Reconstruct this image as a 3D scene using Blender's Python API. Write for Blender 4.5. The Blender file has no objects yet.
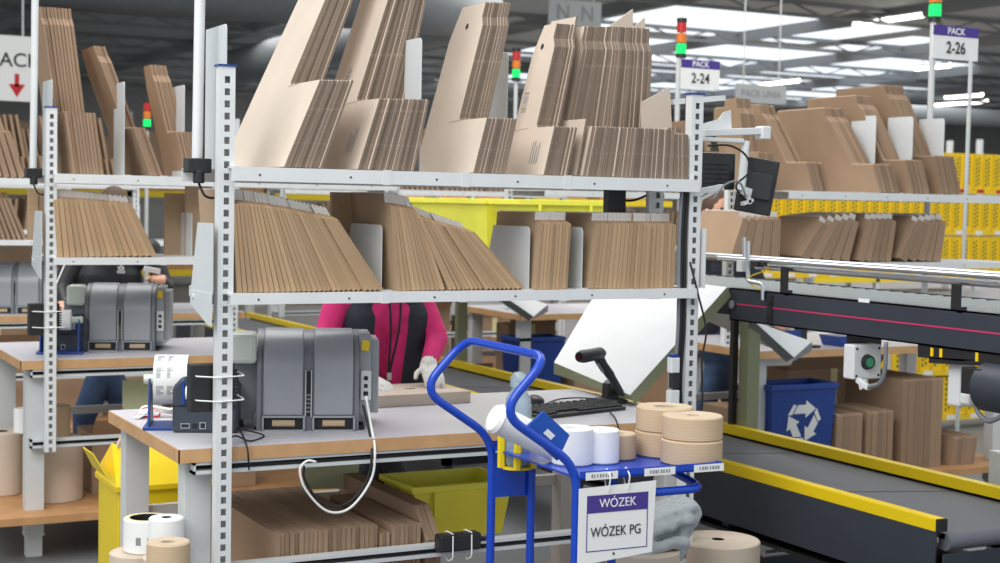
import bpy, bmesh, math, random
from mathutils import Vector, Matrix
random.seed(7)
D = bpy.data; SC = bpy.context.scene; COL = SC.collection
PI = math.pi

# ------------------------------------------------------------------ camera
CF, CYAW, CPITCH, CROLL, CPOS = 1510.8, .481, .0522, .0192, Vector((-1.375, -4.508, 1.725))
_F = Vector((math.sin(CYAW)*math.cos(CPITCH), math.cos(CYAW)*math.cos(CPITCH), -math.sin(CPITCH)))
_R = Vector((math.cos(CYAW), -math.sin(CYAW), 0)); _U = _R.cross(_F)
_r = math.cos(CROLL)*_R + math.sin(CROLL)*_U; _u = -math.sin(CROLL)*_R + math.cos(CROLL)*_U
cd = D.cameras.new('camera'); co = D.objects.new('camera', cd); COL.objects.link(co)
cd.sensor_width = 36; cd.lens = 36*CF/1000; cd.clip_start = .05; cd.clip_end = 300
co.matrix_world = Matrix(((_r.x, _u.x, -_F.x, CPOS.x), (_r.y, _u.y, -_F.y, CPOS.y), (_r.z, _u.z, -_F.z, CPOS.z), (0, 0, 0, 1)))
cd.dof.use_dof = True; cd.dof.focus_distance = 4.9; cd.dof.aperture_fstop = 4.5
SC.camera = co

def at(px, py, ax, val):
    """world point seen at a pixel on the plane x|y|z = val (used to read off measurements)"""
    d = _F + _r*((px-500)/CF) - _u*((py-281.5)/CF)
    i = 'XYZ'.index(ax); t = (val-CPOS[i])/d[i]
    return CPOS + d*t

# ------------------------------------------------------------------ light
SC.view_settings.view_transform = 'Standard'; SC.view_settings.look = 'None'
SC.view_settings.gamma = 1; SC.view_settings.use_curve_mapping = False
SC.view_settings.exposure = 0.0
w = D.worlds.new('world'); SC.world = w; w.use_nodes = True
w.node_tree.nodes['Background'].inputs[0].default_value = (.90, .96, 1, 1)
w.node_tree.nodes['Background'].inputs[1].default_value = .82
def area(name, loc, target, sx, sy, power, col=(1, 1, 1)):
    l = D.lights.new(name, 'AREA'); l.shape = 'RECTANGLE'; l.size = sx; l.size_y = sy; l.energy = power; l.color = col
    o = D.objects.new(name, l); COL.objects.link(o); o.location = loc
    o.rotation_euler = (Vector(target)-Vector(loc)).to_track_quat('-Z', 'Y').to_euler(); return o
area('aisle_key_light', (-3.2, -2.5, 6.2), (.8, .3, 1.2), 5, 5, 430, (1, .99, .975))  # soft key light added out of view, aimed at the near rack
area('hall_lamps_left', (1, 5, 6.3), (1, 5.5, 0), 3, 8, 330, (1, .98, .95))
area('hall_lamps_right', (6, 5, 6.3), (6, 5.5, 0), 3, 8, 170, (1, .98, .95))
area('hall_lamps_far', (22, 24, 6.2), (22, 24, 0), 24, 24, 4200, (1, .98, .96))
area('far_wall_fill', (30, 48, 6.0), (30, 50, 0), 30, 16, 3600, (1, .98, .96))  # broad panel added to brighten the far wall

# ------------------------------------------------------------------ materials
def mat(name, col, rough=.6, metal=0, spec=.5, noise=0, nscale=8, bump=0, emit=0, alpha=1, trans=0, rnd=0):
    m = D.materials.new(name); m.use_nodes = True; nt = m.node_tree; b = nt.nodes['Principled BSDF']
    col = tuple(col)+(1,)
    b.inputs['Base Color'].default_value = col; b.inputs['Roughness'].default_value = rough
    b.inputs['Metallic'].default_value = metal; b.inputs['Specular IOR Level'].default_value = spec
    if trans: b.inputs['Transmission Weight'].default_value = trans
    if alpha < 1: b.inputs['Alpha'].default_value = alpha
    if emit:
        b.inputs['Emission Color'].default_value = col; b.inputs['Emission Strength'].default_value = emit
    if noise or bump or rnd:
        tc = nt.nodes.new('ShaderNodeTexCoord'); nz = nt.nodes.new('ShaderNodeTexNoise')
        nz.inputs['Scale'].default_value = nscale; nz.inputs['Detail'].default_value = 5
        nt.links.new(tc.outputs['Object'], nz.inputs['Vector'])
        mp = nt.nodes.new('ShaderNodeMapRange'); mp.inputs['From Min'].default_value = .3; mp.inputs['From Max'].default_value = .7
        mp.inputs['To Min'].default_value = 1-noise; mp.inputs['To Max'].default_value = 1+noise
        nt.links.new(nz.outputs['Fac'], mp.inputs['Value'])
        fac = mp.outputs['Result']
        if rnd:
            oi = nt.nodes.new('ShaderNodeObjectInfo'); m2 = nt.nodes.new('ShaderNodeMapRange')
            m2.inputs['To Min'].default_value = 1-rnd; m2.inputs['To Max'].default_value = 1+rnd
            nt.links.new(oi.outputs['Random'], m2.inputs['Value'])
            mm = nt.nodes.new('ShaderNodeMath'); mm.operation = 'MULTIPLY'
            nt.links.new(fac, mm.inputs[0]); nt.links.new(m2.outputs['Result'], mm.inputs[1]); fac = mm.outputs[0]
        vm = nt.nodes.new('ShaderNodeVectorMath'); vm.operation = 'SCALE'
        vm.inputs[0].default_value = col[:3]; nt.links.new(fac, vm.inputs['Scale'])
        nt.links.new(vm.outputs['Vector'], b.inputs['Base Color'])
        if bump:
            bp = nt.nodes.new('ShaderNodeBump'); bp.inputs['Strength'].default_value = bump; bp.inputs['Distance'].default_value = .01
            nt.links.new(nz.outputs['Fac'], bp.inputs['Height']); nt.links.new(bp.outputs['Normal'], b.inputs['Normal'])
    return m
def s2l(r, g, b):
    f = lambda c: (c/255/12.92) if c <= 10 else ((c/255+.055)/1.055)**2.4
    return (f(r), f(g), f(b))
def corr(name, ca, cb, scale, axis='X', rnd=.14, bands=False):
    """corrugated board edge: fine layers along one object axis"""
    m = D.materials.new(name); m.use_nodes = True; nt = m.node_tree; b = nt.nodes['Principled BSDF']; L = nt.links.new
    b.inputs['Roughness'].default_value = .85; b.inputs['Specular IOR Level'].default_value = .2
    tc = nt.nodes.new('ShaderNodeTexCoord'); wv = nt.nodes.new('ShaderNodeTexWave'); wv.bands_direction = axis
    wv.inputs['Scale'].default_value = scale; wv.inputs['Distortion'].default_value = 1.2; wv.inputs['Detail'].default_value = 2
    wv.inputs['Detail Scale'].default_value = 3
    L(tc.outputs['Object'], wv.inputs['Vector'])
    mx = nt.nodes.new('ShaderNodeMix'); mx.data_type = 'RGBA'
    mx.inputs[6].default_value = ca+(1,); mx.inputs[7].default_value = cb+(1,); L(wv.outputs['Fac'], mx.inputs[0])
    oi = nt.nodes.new('ShaderNodeObjectInfo'); m2 = nt.nodes.new('ShaderNodeMapRange')
    m2.inputs['To Min'].default_value = 1-rnd; m2.inputs['To Max'].default_value = 1+rnd; L(oi.outputs['Random'], m2.inputs['Value'])
    vm = nt.nodes.new('ShaderNodeVectorMath'); vm.operation = 'SCALE'; L(mx.outputs[2], vm.inputs[0]); L(m2.outputs['Result'], vm.inputs['Scale'])
    out = vm.outputs['Vector']
    if bands:   # creases pressed across the board
        nz = nt.nodes.new('ShaderNodeTexNoise'); nz.inputs['Scale'].default_value = 1; nz.inputs['Detail'].default_value = 1
        mp = nt.nodes.new('ShaderNodeMapping'); mp.inputs['Scale'].default_value = (3, 3, 42); L(tc.outputs['Object'], mp.inputs['Vector']); L(mp.outputs[0], nz.inputs['Vector'])
        m3 = nt.nodes.new('ShaderNodeMapRange'); m3.inputs['From Min'].default_value = .6; m3.inputs['From Max'].default_value = .7
        m3.inputs['To Min'].default_value = 1; m3.inputs['To Max'].default_value = 1.28; L(nz.outputs['Fac'], m3.inputs['Value'])
        v2 = nt.nodes.new('ShaderNodeVectorMath'); v2.operation = 'SCALE'; L(out, v2.inputs[0]); L(m3.outputs['Result'], v2.inputs['Scale']); out = v2.outputs['Vector']
    L(out, b.inputs['Base Color'])
    return m
M = {}
M['white'] = mat('painted_white_steel', s2l(222, 224, 224), .45, noise=.03)
M['white2'] = mat('cool_white_steel', s2l(212, 216, 217), .4, noise=.03)
M['frame'] = mat('light_grey_frame', s2l(205, 208, 208), .5, noise=.04)
M['lam'] = mat('grey_laminate', s2l(200, 198, 204), .38, noise=.03, nscale=4)
M['wood'] = mat('beech_edge', s2l(200, 156, 110), .55, noise=.10, nscale=14)
M['ply'] = mat('plywood_shelf', s2l(190, 142, 96), .6, noise=.12, nscale=9)
M['card'] = mat('kraft_board', s2l(184, 158, 130), .85, spec=.2, noise=.05, nscale=6, rnd=.06)
M['pale'] = mat('lit_pale_kraft_board', s2l(208, 193, 178), .85, spec=.2, noise=.035, nscale=5, rnd=.03)  # partly a paler board, partly the top shelf's brighter light in the colour
M['dusk'] = mat('shaded_kraft_board', s2l(166, 140, 116), .85, spec=.2, noise=.05, nscale=6, rnd=.06)  # darker copy of the kraft board, shade of dim places in its colour
M['edge_pale'] = corr('corrugated_edge_pale', s2l(158, 141, 125), s2l(104, 89, 77), 260, bands=True)
M['edge_low'] = corr('folded_edge', s2l(190, 162, 130), s2l(164, 134, 102), 180)
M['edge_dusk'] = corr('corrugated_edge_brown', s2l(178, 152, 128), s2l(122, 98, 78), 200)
M['strip'] = mat('silver_adhesive_strip', s2l(220, 215, 210), .35, noise=.15, nscale=30)
M['black'] = mat('black_plastic', (.018, .018, .02), .4)
M['rubber'] = mat('black_rubber', (.012, .012, .014), .6)
M['print'] = mat('black_print', (.02, .02, .025), .7)
M['grey'] = mat('grey_machine_plastic', s2l(158, 161, 166), .34, noise=.03)
M['grey2'] = mat('dark_grey_plastic', s2l(122, 126, 132), .4, noise=.04)
M['cream'] = mat('translucent_water_tank', s2l(206, 212, 202), .35)
M['printer'] = mat('slate_printer_plastic', s2l(58, 66, 76), .35)
M['smoke'] = mat('smoked_window', s2l(60, 84, 120), .12, alpha=.75)
M['blue'] = mat('blue_enamel', s2l(10, 68, 188), .25, spec=.6)
M['bluep'] = mat('blue_plastic', s2l(24, 62, 140), .4)
M['bluebox'] = mat('blue_card', s2l(18, 82, 180), .5)
M['yellow'] = mat('yellow_enamel', s2l(238, 208, 20), .4, noise=.03)
M['ylw'] = mat('yellow_green_plastic', s2l(250, 247, 84), .4, noise=.03)
M['ybin'] = mat('yellow_bin_plastic', s2l(244, 204, 20), .5, noise=.05)
M['yrail'] = mat('yellow_rail', s2l(232, 200, 12), .35)
M['paper'] = mat('white_paper', s2l(238, 238, 236), .8, noise=.01)
M['labelp'] = mat('label_liner_cream', s2l(236, 226, 176), .7)
M['kraftroll'] = corr('kraft_tape_roll', s2l(208, 184, 154), s2l(192, 166, 134), 45, 'Z', .05)
M['bigroll'] = mat('beige_paper_roll', s2l(206, 190, 172), .8, noise=.04, nscale=5, bump=.15)
M['browntop'] = mat('kraft_paper_roll_end', s2l(204, 184, 158), .85, noise=.05, nscale=40)
M['belt'] = mat('grey_belt', s2l(98, 100, 108), .55, noise=.05, nscale=3)
M['anth'] = mat('anthracite_steel', s2l(50, 56, 66), .5, noise=.05)
M['alu'] = mat('aluminium', (.72, .74, .77), .28, metal=1)
M['roller'] = mat('zinc_roller', s2l(126, 132, 130), .45)
M['olive'] = mat('green_grey_steel', s2l(138, 142, 112), .5)
M['pink'] = mat('pink_line', s2l(214, 46, 100), .5)
M['pinkcloth'] = mat('pink_knit', s2l(206, 42, 112), .85, noise=.12, nscale=25, bump=.3)
M['vest'] = mat('dark_navy_vest', s2l(40, 44, 56), .8, noise=.15, nscale=20, bump=.3)
M['jacket'] = mat('black_jacket', (.012, .012, .016), .55, noise=.2, nscale=12)
M['jeans'] = mat('blue_denim', s2l(66, 88, 122), .85, noise=.2, nscale=18)
M['skin'] = mat('skin', s2l(214, 160, 134), .55)
M['glove'] = mat('white_cotton_glove', s2l(222, 220, 214), .9, noise=.07, nscale=40, bump=.3)
M['hair'] = mat('brown_hair', s2l(84, 62, 48), .7, noise=.2, nscale=30)
M['purple'] = mat('purple_print', s2l(72, 52, 140), .6)
M['redd'] = mat('scan_window', (.05, .005, .01), .2)
M['red'] = mat('red_print', s2l(196, 20, 36), .6)
M['cloth'] = mat('grey_fleece', s2l(170, 175, 177), .95, noise=.08, nscale=30, bump=.6)
M['floor'] = mat('polished_concrete', s2l(112, 114, 116), .5, noise=.08, nscale=1.5)
M['ceil'] = mat('ceiling_sheet', s2l(176, 180, 180), .8, noise=.05, nscale=.4)
M['beam'] = mat('ceiling_beam', s2l(140, 142, 144), .7)
M['wall'] = mat('hall_wall', s2l(132, 134, 132), .8, noise=.08, nscale=.3)
M['duct'] = mat('galvanised_duct', s2l(128, 134, 138), .45, noise=.05)
M['tubelight'] = mat('lit_tube', (1, .96, .88), emit=7)
M['sky'] = mat('skylight_panel', (.86, .93, 1), emit=1.15)
M['led_g'] = mat('lit_green_lens', (.0, .6, .10), emit=1.4)
M['led_r'] = mat('red_lens', s2l(190, 30, 30), .3)
M['led_o'] = mat('orange_lens', s2l(226, 120, 30), .3)
M['bottle'] = mat('clear_plastic', (.55, .72, .84), .1, trans=.5, alpha=.72)
M['screen'] = mat('dark_screen', s2l(44, 46, 48), .3)
M['cream2'] = mat('pale_olive_panel', s2l(186, 180, 140), .6)
M['sage'] = mat('sage_note_paper', s2l(198, 204, 166), .8)
M['teal'] = mat('pale_green_mark', s2l(60, 150, 110), .5)

# ------------------------------------------------------------------ helpers
def tag(o, label=None, cat=None, group=None, kind=None):
    if label: o['label'] = label
    if cat: o['category'] = cat
    if group: o['group'] = group
    if kind: o['kind'] = kind
    return o
def thing(name, label, cat, loc=(0, 0, 0), rz=0, group=None):
    o = D.objects.new(name, None); COL.objects.link(o); o.empty_display_size = .05
    o.location = loc; o.rotation_euler = (0, 0, rz); return tag(o, label, cat, group)
def fillet(pts, r, n=6):
    P = [Vector(p) for p in pts]; out = [P[0]]
    for i in range(1, len(P)-1):
        a, b, c = P[i-1], P[i], P[i+1]
        u, v = (a-b), (c-b); rr = min(r, u.length*.45, v.length*.45)
        p0, p1 = b+u.normalized()*rr, b+v.normalized()*rr
        for k in range(n+1):
            t = k/n; out.append(p0*(1-t)**2 + b*2*t*(1-t) + p1*t*t)
    out.append(P[-1]); return out
def curve_pts(pts, n=8):
    """smooth Catmull-Rom line through points (cables)"""
    P = [Vector(p) for p in pts]; P = [P[0]*2-P[1]]+P+[P[-1]*2-P[-2]]; out = []
    for i in range(1, len(P)-2):
        for k in range(n):
            t = k/n; a, b, c, d = P[i-1:i+3]
            out.append(.5*((2*b)+(c-a)*t+(2*a-5*b+4*c-d)*t*t+(3*b-a-3*c+d)*t**3))
    out.append(P[-2]); return out
class MB:
    def __init__(s): s.bm = bmesh.new(); s.m = 0; s.T = None
    def _v(s, p):
        p = Vector(p); return s.bm.verts.new(s.T @ p if s.T else p)
    def face(s, vs):
        try:
            f = s.bm.faces.new(vs); f.material_index = s.m; return f
        except ValueError: pass
    def poly(s, pts, m=None):
        if m is not None: s.m = m
        s.face([s._v(p) for p in pts]); return s
    def box(s, x0, x1, y0, y1, z0, z1, m=None):
        if m is not None: s.m = m
        v = [s._v((x, y, z)) for x in (x0, x1) for y in (y0, y1) for z in (z0, z1)]
        for q in ((0, 1, 3, 2), (4, 6, 7, 5), (0, 4, 5, 1), (2, 3, 7, 6), (0, 2, 6, 4), (1, 5, 7, 3)): s.face([v[i] for i in q])
        return s
    def obox(s, c, size, rot=(0, 0, 0), m=None):
        from mathutils import Euler
        old = s.T; R = Matrix.Translation(c) @ Euler(rot).to_matrix().to_4x4(); s.T = old @ R if old else R
        a, b, h = [q/2 for q in size]; s.box(-a, a, -b, b, -h, h, m); s.T = old; return s
    def bar(s, p0, p1, w, h, m=None):
        """rectangular bar between two points"""
        p0, p1 = Vector(p0), Vector(p1); d = (p1-p0); z = Vector((0, 0, 1)) if abs(d.normalized().z) < .95 else Vector((0, 1, 0))
        a = d.cross(z).normalized()*w/2; b = a.cross(d).normalized()*h/2
        if m is not None: s.m = m
        A = [s._v(p0+i*a+j*b) for i, j in ((-1, -1), (1, -1), (1, 1), (-1, 1))]
        B = [s._v(p1+i*a+j*b) for i, j in ((-1, -1), (1, -1), (1, 1), (-1, 1))]
        s.face(A[::-1]); s.face(B)
        for k in range(4): s.face([A[k], A[(k+1) % 4], B[(k+1) % 4], B[k]])
        return s
    def tube(s, path, r, seg=8, m=None, caps=True, radii=None):
        if m is not None: s.m = m
        P = [Vector(p) for p in path]; rings = []
        t = (P[1]-P[0]).normalized(); a = t.orthogonal().normalized()
        for i, p in enumerate(P):
            t2 = ((P[min(i+1, len(P)-1)]-P[max(i-1, 0)])).normalized()
            a = (a - t2*a.dot(t2)).normalized(); b = t2.cross(a)
            rr = radii[i] if radii else r
            rings.append([s._v(p+(a*math.cos(2*PI*k/seg)+b*math.sin(2*PI*k/seg))*rr) for k in range(seg)])
        for i in range(len(rings)-1):
            for k in range(seg): s.face([rings[i][k], rings[i][(k+1) % seg], rings[i+1][(k+1) % seg], rings[i+1][k]])
        if caps: s.face(rings[0][::-1]); s.face(rings[-1])
        return s
    def cyl(s, p0, p1, r, seg=20, m=None, r2=None):
        return s.tube([p0, p1], r, seg, m, radii=[r, r if r2 is None else r2])
    def prism(s, pts, axis, a, b, m=None, mcap=None):
        """extrude a 2-D outline along an axis; mcap = material of the two end faces"""
        if m is not None: s.m = m
        f = {'x': lambda u, v, k: (k, u, v), 'y': lambda u, v, k: (u, k, v), 'z': lambda u, v, k: (u, v, k)}[axis]
        A = [s._v(f(u, v, a)) for u, v in pts]; B = [s._v(f(u, v, b)) for u, v in pts]; n = len(pts); mm = s.m
        for k in range(n): s.face([A[k], A[(k+1) % n], B[(k+1) % n], B[k]])
        if mcap is not None: s.m = mcap
        s.face(A[::-1]); s.face(B); s.m = mm; return s
    def lathe(s, prof, c=(0, 0, 0), seg=32, axis='z', closed=False, m=None, mi=None):
        """profile [(r, h)] turned about an axis; mi = material index per profile segment"""
        if m is not None: s.m = m
        c = Vector(c); rings = []
        for r, h in prof:
            ring = []
            for k in range(seg):
                a = 2*PI*k/seg; q = {'z': (r*math.cos(a), r*math.sin(a), h), 'x': (h, r*math.cos(a), r*math.sin(a)), 'y': (r*math.sin(a), h, r*math.cos(a))}[axis]
                ring.append(s._v(c+Vector(q)))
            rings.append(ring)
        n = len(rings); mm = s.m
        for i in range(n if closed else n-1):
            if mi: s.m = mi[i]
            for k in range(seg): s.face([rings[i][k], rings[i][(k+1) % seg], rings[(i+1) % n][(k+1) % seg], rings[(i+1) % n][k]])
        s.m = mm
        if not closed: s.face(rings[0][::-1]); s.face(rings[-1])
        return s
    def ball(s, c, r, sc=(1, 1, 1), seg=16, m=None):
        if m is not None: s.m = m
        n = seg//2; T = Matrix.Translation(c) @ Matrix.Diagonal((*sc, 1))
        if s.T: T = s.T @ T
        g = bmesh.ops.create_uvsphere(s.bm, u_segments=seg, v_segments=n, radius=r, matrix=T)
        for v in g['verts']:
            for f in v.link_faces: f.material_index = s.m
        return s
    def cap(s, p0, p1, r0, r1, seg=14):
        s.cyl(p0, p1, r0, seg, None, r1); s.ball(p0, r0, seg=seg); s.ball(p1, r1, seg=seg); return s
    def mesh(s, name, mats):
        bmesh.ops.recalc_face_normals(s.bm, faces=s.bm.faces[:])
        me = D.meshes.new(name); s.bm.to_mesh(me); s.bm.free()
        for q in (mats if isinstance(mats, (list, tuple)) else [mats]): me.materials.append(M[q] if isinstance(q, str) else q)
        return me
    def build(s, name, mats, parent=None, loc=None, smooth=None, bevel=0, rot=None, remesh=0):
        me = s.mesh(name, mats)
        if smooth:
            for p in me.polygons: p.use_smooth = True
            if smooth is not True: me.set_sharp_from_angle(angle=math.radians(smooth))
        o = D.objects.new(name, me); COL.objects.link(o)
        if parent: o.parent = parent
        if loc: o.location = loc
        if rot: o.rotation_euler = rot
        if remesh:
            r = o.modifiers.new('remesh', 'REMESH'); r.mode = 'VOXEL'; r.voxel_size = remesh; r.use_smooth_shade = True
            q = o.modifiers.new('smooth', 'SMOOTH'); q.factor = .5; q.iterations = 4
        if bevel:
            b = o.modifiers.new('bevel', 'BEVEL'); b.width = bevel; b.segments = 2; b.limit_method = 'ANGLE'
        return o
def struct(o): o['kind'] = 'structure'; return o
def copy_tree(o, parent=None):
    c = o.copy(); COL.objects.link(c)
    if parent: c.parent = parent
    for ch in [q for q in D.objects if q.parent == o]: copy_tree(ch, c)
    return c
def text(name, body, size, parent, loc, rot, m, ext=.0006, sx=1, bold=0, align='CENTER'):
    cu = D.curves.new(name, 'FONT'); cu.body = body; cu.size = size; cu.extrude = ext; cu.align_x = align; cu.align_y = 'CENTER'; cu.offset = bold
    t = D.objects.new(name+'_c', cu); COL.objects.link(t)
    dg = bpy.context.evaluated_depsgraph_get(); me = D.meshes.new_from_object(t.evaluated_get(dg)); D.objects.remove(t); D.curves.remove(cu)
    me.name = name; me.materials.clear(); me.materials.append(M[m])
    o = D.objects.new(name, me); COL.objects.link(o); o.parent = parent; o.location = loc; o.rotation_euler = rot; o.scale = (sx, 1, 1); return o
def roll_mesh(r, h, hole, mats_mi=(0, 1, 0, 1)):
    """a wound roll standing on its end: side, top, core bore, underside"""
    b = MB(); e = min(.004, h*.1)
    b.lathe([(r, e), (r, h-e), (r-e, h), (hole+.004, h), (hole, h-.002), (hole, .002), (hole+.004, 0), (r-e, 0)], seg=40, closed=True,
            mi=[0, 0, 1, 2, 2, 2, 1, 0]); return b

# ------------------------------------------------------------------ the hall
b = MB(); b.box(-14, 60, -8, 64, -.1, 0); struct(b.build('floor', 'floor'))
b = MB(); b.box(-14, 60, 62, 62.3, 0, 6.6); struct(b.build('wall_back', 'wall'))
b = MB(); b.box(56, 56.3, -8, 64, 0, 6.6); struct(b.build('wall_right', 'wall'))
b = MB(); b.box(-14, -13.7, 8, 64, 0, 6.6); b.bm.free()
SKY = [(19.5, 27.5, 26.5, 31.5), (21.5, 36, 33, 40), (24, 44, 41.5, 50), (28.5, 32, 28, 32.2)]
b = MB()
xs = sorted({-14, 60, *[q for s in SKY for q in s[:2]]}); ys = sorted({8, 64, *[q for s in SKY for q in s[2:]]})
for i in range(len(xs)-1):
    for j in range(len(ys)-1):
        cx, cy = (xs[i]+xs[i+1])/2, (ys[j]+ys[j+1])/2
        if any(s[0] < cx < s[1] and s[2] < cy < s[3] for s in SKY): continue
        b.box(xs[i], xs[i+1], ys[j], ys[j+1], 6.6, 6.7)
struct(b.build('ceiling', 'ceil'))
for i, (x0, x1, y0, y1) in enumerate(SKY):
    b = MB(); b.box(x0, x1, y0, y1, 6.62, 6.66, 0); o = struct(b.build('window_%d' % (i+1), 'sky'))
for i, y in enumerate(range(12, 62, 6)):
    b = MB(); b.box(-14, 56, y-.06, y+.06, 6.22, 6.3); b.box(-14, 56, y-.06, y+.06, 6.5, 6.6)
    for q in range(-14, 56, 2): b.bar((q, y, 6.26), (q+1, y, 6.55), .04, .04); b.bar((q+1, y, 6.55), (q+2, y, 6.26), .04, .04)
    struct(b.build('trim_%d' % (i+1), 'beam'))
for i, x in enumerate(range(-6, 56, 6)):
    b = MB(); b.box(x-.05, x+.05, 8, 62, 6.3, 6.6); struct(b.build('trim_%d' % (i+21), 'beam'))
# ducts
def duct(pts, r, label):
    b = MB(); b.tube(fillet(pts, 1.2, 8), r, 20); t = b.build('ventilation_duct', 'duct', smooth=50); tag(t, label, 'duct')
duct([(-8, 19, 5.1), (9.5, 19, 5.1), (12.5, 23, 5.6), (12.5, 40, 5.6)], .55, 'large grey round duct under the ceiling at upper left')
duct([(30, 31, 4.7), (46, 31, 4.7)], .26, 'thin grey duct running under the ceiling behind the skylights')
# tube lights
LT = [(24, 24, 2.4, 'longest lit ceiling tube, at the top right'), (33.6, 40.5, 2.2, 'short lit tube left of the second sign pole'),
      (33.5, 32.5, 1.5, 'lit ceiling tube just right of the round traffic light pole'), (43.2, 41, 2, 'low lit tube at the far right under the ducts'),
      (15, 31.8, 1.6, 'small lit tube above the tall cartons of the second stack'), (15.2, 48.8, 3, 'lit tube seen just right of the near slotted post'),
      (46, 44, 3, 'lowest lit tube at the right edge')]
q0 = None
for x, y, l, lab in LT:
    t = thing('ceiling_light', lab, 'ceiling light', (x, y, 6.35), 0, 'lit tubes under the hall ceiling')
    b = MB(); b.box(-.09, .09, -l/2, l/2, .03, .08); b.box(-.01, .01, -l*.3, -l*.3+.02, .08, .25); b.box(-.01, .01, l*.3, l*.3+.02, .08, .25); b.build('housing', 'white', t)
    b = MB(); b.cyl((0, -l/2, 0), (0, l/2, 0), .07, 10); b.build('tube', 'tubelight', t)

# ------------------------------------------------------------------ packing stations
def upright(z0, z1, name='slotted_post'):
    """hollow square post with a row of real slots down its front"""
    b = MB(); W, DD, t = .050, .042, .0025; sw = .017; pitch = .0371; sh = .021
    a0, a1 = (W-sw)/2, (W+sw)/2
    b.box(0, a0, 0, t, z0, z1); b.box(a1, W, 0, t, z0, z1)
    z = z1-.03; prev = z1
    while z-sh > z0:
        b.box(a0, a1, 0, t, z, prev); prev = z-sh; z -= pitch
    b.box(a0, a1, 0, t, z0, prev)
    b.box(0, t, t, DD, z0, z1); b.box(W-t, W, t, DD, z0, z1); b.box(0, W, DD-t, DD, z0, z1)
    return b
U = {}
def shelf_mesh(L, depth, lip):
    b = MB(); b.box(.03, L+.02, -.03, depth, -.006, 0); b.box(.03, L+.02, -.033, -.03, -lip, 0); b.box(.03, L+.02, -.03, -.018, -lip, -lip+.003)
    b.box(.03, L+.02, depth-.003, depth, -lip, 0)
    for k in range(int((L-.1)/.3)+1):   # section joints and rivets on the lip
        x = .12+k*.3; b.cyl((x, -.0345, -lip*.55), (x, -.033, -lip*.55), .0035, 8, 1)
    for x in (.53, .81, 1.2): b.box(x, x+.03, -.0345, -.033, -lip-.002, .002, 0)
    return b.mesh('shelf', ['white', 'print'])
def divider_mesh(w, h, taper=0, r=.02):
    b = MB(); pts = [(0, 0), (w, 0), (w-taper, h)] + [(r*(1-math.sin(a)), h-r*(1-math.cos(a))) for a in [k*PI/2/5 for k in range(6)]]
    b.prism(pts, 'x', 0, .0025); b.box(.0025, .04, 0, w, 0, .0025)
    if taper: b.bar((.004, .01, h-.01), (.004, w*.42, .004), .003, .004)
    return b
ZS1, ZS2, ZT, RL = 1.820, 1.430, .944, 1.74
def part0(rk, x):
    b = MB(); b.prism([(-.03, 0), (.20, 0), (.13, .215), (-.03, .215)], 'x', 0, .003); b.build('end_bracket', 'white2', rk, (x, .01, ZS2))
    b = upright(ZS2-.05, 2.1); b.build('slotted_post', 'white', rk, (x-.115, .16, 0))
    b = MB(); b.box(0, .02, 0, .002, ZS2+.01, ZS1-.045); b.build('cover_strip', 'white', rk, (x-.135, .15, 0))
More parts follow.
